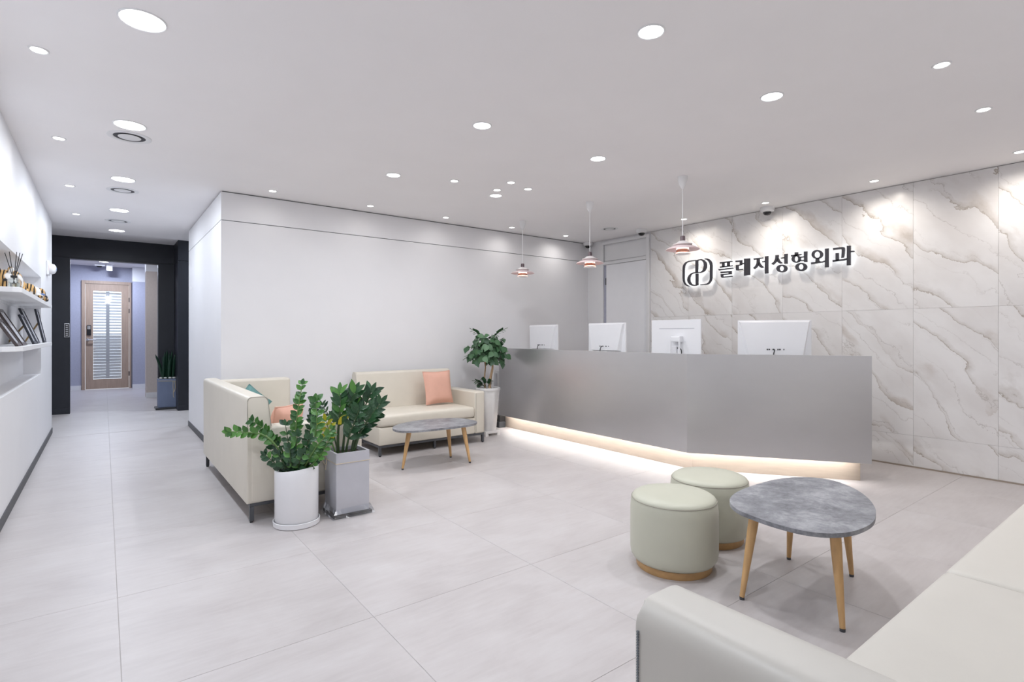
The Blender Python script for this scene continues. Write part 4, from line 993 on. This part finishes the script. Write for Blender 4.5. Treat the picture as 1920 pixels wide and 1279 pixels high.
frond(t, [GP(-.06, .40), GP(-.09, .52, .0), GP(-.12, .64, .0), GP(-.165, .72, .0)], .006, 'stem_dark', LBIG, 5, .6, .06, .05, .8)
st = frond(t, [GP(-.06, .40, -.05), GP(-.085, .50, -.07), GP(-.10, .58, -.08), GP(-.115, .63, -.08)], .006, 'stem', LYEL, 4, .35, .075, .06, .85, LMID, .35)
put_leaf(LYEL, st, GP(-.06, .56, -.07), RIGHT * -1 + Vector((0, 0, -.2)), (0, 0, 1), .07)
put_leaf(LYEL, st, GP(-.045, .60, -.05), RIGHT + Vector((0, 0, .9)), -FWD, .10)
# ---- tree in the tall fluted pot
TX, TY = 3.690, 5.330
t = thing('potted_tree', 'bushy green tree in a tall fluted white pot beside the desk', 'plant', (TX, TY, 0))
fb_ = BM()
for sx in (-1, 1):
    for sy in (-1, 1): box(fb_, TX + sx * .085 - .02, TX + sx * .085 + .02, TY + sy * .085 - .02, TY + sy * .085 + .02, 0, .03)
box(fb_, TX - .105, TX + .105, TY - .105, TY + .105, .03, .058, .003, 1)
obj('pot_stand', fb_, 'pot_tall', t)
flute = lambda k, n: .035 * math.cos(2 * PI * k * 8 / n)
obj('pot', lathe(BM(), [(0, .058), (.092, .058), (.098, .07), (.116, .30), (.137, .52), (.140, .54)], TX, TY, 64, flute=flute), 'pot_tall', t, True)
obj('pot_rim', lathe(BM(), [(.128, .535), (.146, .535), (.152, .548), (.150, .566), (.138, .570), (.128, .562)], TX, TY, 48, close=True), 'pot_tall', t, True)
obj('soil', lathe(BM(), [(0, .552), (.129, .548), (.129, .53), (0, .53)], TX, TY, 32), 'soil', t, True)
def TP_(l, z, d=0.0): return W3(TX, TY, l, z, d)
trunks = [[TP_(-.035, .54), TP_(-.04, .70), TP_(-.03, .84), TP_(-.06, .98)], [TP_(.02, .54, -.02), TP_(.03, .68, -.01), TP_(.055, .80), TP_(.05, .92), TP_(.03, 1.04)]]
for tr, rr in zip(trunks, (.011, .018)):
    pts = curve_pts(tr, 14)
    obj('trunk', tube(BM(), pts, [rr * (1 - .5 * i / (len(pts) - 1)) for i in range(len(pts))], 10), 'bark', t, True)
obj('support_stake', tube(BM(), [TP_(.058, .54, .0), TP_(.060, .92, .0)], .008, 8), 'pot_white', t)
rnd = random.Random(11)
for k in range(32):
    a = 2 * PI * (k * 0.618) + rnd.uniform(-.2, .2); e = math.asin(-0.62 + 1.58 * (k + .5) / 32)
    dirv = RIGHT * math.cos(a) * math.cos(e) + FWD * math.sin(a) * math.cos(e) * .85 + Vector((0, 0, math.sin(e)))
    base = TP_(rnd.uniform(-.05, .05), rnd.uniform(.90, 1.02))
    tip = TP_(0, 1.0) + RIGHT * dirv.dot(RIGHT) * rnd.uniform(.20, .30) + FWD * dirv.dot(FWD) * rnd.uniform(.18, .26) + Vector((0, 0, dirv.z * rnd.uniform(.22, .29)))
    midp = base.lerp(tip, .5) + Vector((0, 0, .03))
    pts = curve_pts([base, midp, tip], 8)
    st = obj('twig', tube(BM(), pts, [.004 * (1 - .6 * i / (len(pts) - 1)) for i in range(len(pts))], 5), 'stem_dark', t)
    for j in range(4):
        i = min(len(pts) - 2, 3 + int(j * (len(pts) - 4) / 3)); p = pts[i]; tan = (pts[i + 1] - pts[i]).normalized()
        s = tan.cross(Vector((0, 0, 1))); s = s.normalized() if s.length > .05 else RIGHT
        for sg in (-1, 1):
            put_leaf(LTREE, st, p, tan * rnd.uniform(.1, .5) + s * sg * rnd.uniform(.3, .8) + Vector((0, 0, rnd.uniform(-.9, .0))), dirv * .6 + Vector((0, 0, .45)) + s * rnd.uniform(-.6, .6) - FWD * 1.0, rnd.uniform(.074, .102))
for l0, z0, l1, z1 in ((-.03, .58, -.19, .655), (-.02, .58, -.08, .68), (.0, .58, .04, .66), (-.04, .58, -.13, .60), (-.06, 1.15, -.22, 1.285), (.04, 1.15, .24, 1.29), (-.12, .98, -.30, .90)):
    pts = curve_pts([TP_(l0, z0, -.02), TP_((l0 + l1) / 2, (z0 + z1) / 2 + .02, -.03), TP_(l1, z1, -.04)], 8)
    st = obj('twig', tube(BM(), pts, .003, 5), 'stem_dark', t)
    for j in range(4):
        p = pts[2 + j] if 2 + j < len(pts) else pts[-1]
        tan = (pts[-1] - pts[0]).normalized(); s = tan.cross(FWD).normalized()
        for sg in (-1, 1):
            put_leaf(LTREE, st, p, tan * .7 + s * sg * .5 - FWD * .4 + Vector((0, 0, rnd.uniform(-.3, .1))), (0, 0, 1), rnd.uniform(.05, .07))
# ---- snake plant by the portal
SX, SY = 0.822, 10.43
t = thing('potted_plant', 'upright snake plant in a blue-grey pot by the dark portal', 'plant', (SX, SY, 0))
obj('saucer', bx(SX - .165, SX + .145, SY - .165, SY + .155, 0, .03, .006), 'tray', t)
obj('pot', bx(SX - .128, SX + .128, SY - .128, SY + .128, .03, .49, .006), 'pot_blue', t)
obj('soil', bx(SX - .115, SX + .115, SY - .115, SY + .115, .48, .493), 'soil', t)
for x in (-.09, -.03, .035, .09):
    obj('pebble', lathe(BM(), [(0, .493), (.020, .496), (.026, .505), (.018, .516), (0, .519)], SX + x, SY - .095, 12), 'pebble', t, True)
for x, lx, h_, d in ((-.06, -.16, .40, 0), (-.05, -.03, .44, -.03), (-.02, -.06, .36, .03), (.0, .0, .47, .02), (.03, .03, .42, -.04), (.05, .07, .46, .0), (.08, .11, .40, -.02), (.02, .05, .34, -.06)):
    pts = curve_pts([(SX + x, SY + d, .49), (SX + x + (lx - x) * .35, SY + d, .49 + h_ * .5), (SX + lx, SY + d - .02, .49 + h_)], 8)
    n_ = len(pts)
    obj('leaf', tube(BM(), pts, [.013 + .010 * math.sin(PI * min(1, .15 + i / n_)) if i < n_ - 1 else .001 for i in range(n_)], 6), 'leaf_snake', t, True)
sb = BM()
tube(sb, [(SX - .130, SY - .131, .462), (SX + .130, SY - .131, .45)], .004, 5)
tube(sb, curve_pts([(SX + .075, SY - .133, .452), (SX + .075, SY - .135, .35), (SX + .085, SY - .134, .27), (SX + .105, SY - .134, .34), (SX + .10, SY - .134, .45)], 14), .004, 5)
tube(sb, curve_pts([(SX + .08, SY - .134, .30), (SX + .078, SY - .134, .22), (SX + .09, SY - .134, .18)], 8), .004, 5)
obj('string', sb, 'string', t)
# ================================================================== LEFT WALL SHELVES AND THEIR THINGS
def shelf(z0, z1, label, rr):
    t = thing('wall_shelf', label, 'shelf', (-0.53, 5.9, z0), 'shelves in the left wall niche')
    P = [(-0.645, 4.62), (-0.645, 7.25), (XL, 7.25), (XL, 7.16), (-0.42, 7.16), (-0.42, 4.62 + rr), (-0.42 - rr * .35, 4.62 + rr * .25), (-0.42 - rr, 4.62)]
    obj('board', prism(BM(), [(x, y, z0) for x, y in P], (0, 0, z1 - z0), 0.002, 1), 'white_trim', t)
    obj('rear_cleat', bx(-0.645, -0.632, 4.7, 7.2, z0 - 0.02, z0), 'white_trim', t)
shelf(1.474, 1.507, 'upper white shelf in the left wall niche', 0.04)
shelf(1.094, 1.127, 'lower white shelf in the left wall niche, holding frames', 0.09)
def photo_frame(y0, y1, xb, h, lean, label, m, easel=False):
    """leaning back to the wall: bottom edge at x = xb on the lower shelf"""
    z0 = 1.127
    t = thing('photo_frame', label, 'picture frame', (xb, (y0 + y1) / 2, z0), 'frames on the lower shelf')
    c, s_ = math.cos(lean), math.sin(lean)
    def Q(u, w, y): # u up along the frame, w out of its face
        return (xb - u * s_ + w * c, y, z0 + u * c + w * s_ + 0.004)
    def slab(u0, u1, w0, w1, ya, yb): return prism(BM(), [Q(u0, w0, ya), Q(u1, w0, ya), Q(u1, w1, ya), Q(u0, w1, ya)], (0, yb - ya, 0))
    fw = 0.022
    for q in ((0, fw, y0, y1), (h - fw, h, y0, y1), (fw, h - fw, y0, y0 + fw), (fw, h - fw, y1 - fw, y1)):
        obj('moulding', slab(q[0], q[1], -0.016, 0.0, q[2], q[3]), m, t)
    obj('picture', slab(fw, h - fw, -0.014, -0.005, y0 + fw, y1 - fw), 'paper', t)
    if easel:
        ym = (y0 + y1) / 2
        obj('easel_leg', tube(BM(), [Q(h * .6, -0.018, ym), (xb - h * s_ - 0.09, ym, z0 + 0.006)], 0.008, 6), 'easel', t)
photo_frame(4.70, 4.90, -0.440, 0.205, 0.52, 'small brown-framed certificate at the near end of the lower shelf', 'frame_dark')
photo_frame(5.02, 5.28, -0.445, 0.285, 0.48, 'large brown-framed certificate leaning on the lower shelf', 'frame_dark')
photo_frame(5.85, 6.06, -0.450, 0.255, 0.36, 'front black frame of the middle pair on the lower shelf', 'frame_black', False)
photo_frame(6.12, 6.34, -0.450, 0.320, 0.36, 'taller black frame behind, middle pair on the lower shelf', 'frame_black', True)
photo_frame(6.80, 7.02, -0.452, 0.325, 0.19, 'upright black frame at the far end of the lower shelf', 'frame_black', True)
# ---- reed diffuser
DX, DY, DZ = -0.47, 4.78, 1.507
t = thing('reed_diffuser', 'glass reed diffuser with dark sticks on the upper shelf', 'diffuser', (DX, DY, DZ))
obj('bottle', lathe(BM(), [(0, DZ), (.030, DZ), (.033, DZ + .005), (.033, DZ + .055), (.026, DZ + .066), (.013, DZ + .070), (.013, DZ + .086), (.010, DZ + .086), (.010, DZ + .070), (.029, DZ + .054), (.030, DZ + .006), (0, DZ + .005)], DX, DY, 28), 'glass', t, True)
obj('liquid', lathe(BM(), [(0, DZ + .006), (.0285, DZ + .007), (.0285, DZ + .035), (0, DZ + .035)], DX, DY, 24), 'liquid', t, True)
obj('collar', lathe(BM(), [(.0135, DZ + .070), (.017, DZ + .070), (.017, DZ + .084), (.0135, DZ + .084)], DX, DY, 20, close=True), 'black', t)
for k, (a, b_) in enumerate(((-.045, .01), (-.022, -.01), (.012, .012), (.03, -.008), (.042, .006))):
    obj('reed', tube(BM(), [(DX - a * .12, DY - b_ * .3, DZ + .03), (DX + a, DY + b_, DZ + .245 - abs(a) * .3)], .0022, 6), 'black', t)
# ---- plush toys
def plush(label, parts, loc, dy=0.12):
    b = BM()
    for (x, y, z, rx, ry, rz) in parts:
        r = bmesh.ops.create_uvsphere(b, u_segments=16, v_segments=10, radius=1)
        k_ = 1.22
        for v in r['verts']: v.co = Vector((x + v.co.x * rx, loc[1] + dy + (y - loc[1]) * k_ + v.co.y * ry * k_, 1.507 + (z - 1.507) * k_ + v.co.z * rz * k_))
    t = thing('plush_toy', label, 'plush toy', loc, 'striped plush toys on the upper shelf')
    o = obj('body', b, 'tiger', t, True)
    md = o.modifiers.new('remesh', 'REMESH'); md.mode = 'VOXEL'; md.voxel_size = 0.007; md.use_smooth_shade = True
    return t
Z0 = 1.507
t = plush('striped plush tiger lying behind the reed diffuser on the upper shelf',
      [(-.555, 5.10, Z0 + .065, .06, .075, .063), (-.535, 5.27, Z0 + .072, .058, .12, .070), (-.540, 5.48, Z0 + .060, .055, .10, .058), (-.500, 5.18, Z0 + .025, .026, .055, .025), (-.490, 5.46, Z0 + .025, .028, .06, .025),
       (-.59, 5.05, Z0 + .125, .018, .014, .018), (-.52, 5.05, Z0 + .125, .018, .014, .018)], (-.54, 5.27, Z0))
obj('nose', lathe(BM(), [(0, Z0 + .066), (.012, Z0 + .07), (.014, Z0 + .08), (0, Z0 + .09)], -.545, 5.085, 12), 'black', t, True)
t = plush('smaller striped plush tiger hanging over the upper shelf edge',
      [(-.490, 5.66, Z0 + .048, .050, .07, .046), (-.470, 5.83, Z0 + .044, .045, .11, .042), (-.452, 6.03, Z0 + .046, .042, .075, .044), (-.425, 5.75, Z0 + .014, .020, .05, .014), (-.425, 6.10, Z0 + .014, .022, .05, .014)], (-.47, 5.83, Z0), 0.22)
obj('collar', lathe(BM(), [(.040, Z0 + .044), (.046, Z0 + .040), (.046, Z0 + .052), (.040, Z0 + .056)], -.456, 6.20, 20, close=True), 'blue', t)
for y, z in ((6.42, Z0 + .022), (6.52, Z0 + .004)):
    obj('paw', lathe(BM(), [(0, z - .004), (.016, z), (.020, z + .014), (.014, z + .028), (0, z + .034)], -.425, y, 14), 'black', t, True)
# ---- wall device, control panel
t = thing('wall_alarm', 'round white alarm unit on the end of the left wall', 'alarm', (XL, 7.95, 1.95))
obj('base_plate', bx(XL, XL + .022, 7.86, 8.04, 1.872, 2.032, .008), 'lampwhite', t)
b = lathe(BM(), [(0, .062), (.030, .058), (.052, .044), (.060, .022), (.060, 0)], 0, 0, 32)
bmesh.ops.rotate(b, verts=b.verts, cent=(0, 0, 0), matrix=Matrix.Rotation(PI / 2, 3, 'Y'))
bmesh.ops.translate(b, verts=b.verts, vec=(XL + .022, 7.95, 1.945))
obj('dome', b, 'lampwhite', t, True)
obj('red_mark', bx(XL + .0215, XL + .0225, 7.868, 7.880, 1.92, 1.985), 'red', t)
b = lathe(BM(), [(0, .064), (.016, .063), (.016, .060), (0, .060)], 0, 0, 20)
bmesh.ops.rotate(b, verts=b.verts, cent=(0, 0, 0), matrix=Matrix.Rotation(PI / 2, 3, 'Y'))
bmesh.ops.translate(b, verts=b.verts, vec=(XL + .022, 7.95, 1.945))
obj('blue_mark', b, 'blue', t)
t = thing('control_panel', 'narrow black keypad with silver rim on the dark portal', 'control panel', (-.449, 10.6, 1.27))
obj('rim', bx(-.482, -.416, 10.586, 10.6, 1.168, 1.378, .003), 'silver', t)
obj('face', bx(-.474, -.424, 10.583, 10.587, 1.178, 1.368), 'black', t)
for k in range(6):
    obj('button', bx(-.462, -.436, 10.5815, 10.5835, 1.192 + k * .029, 1.207 + k * .029), 'silver', t)
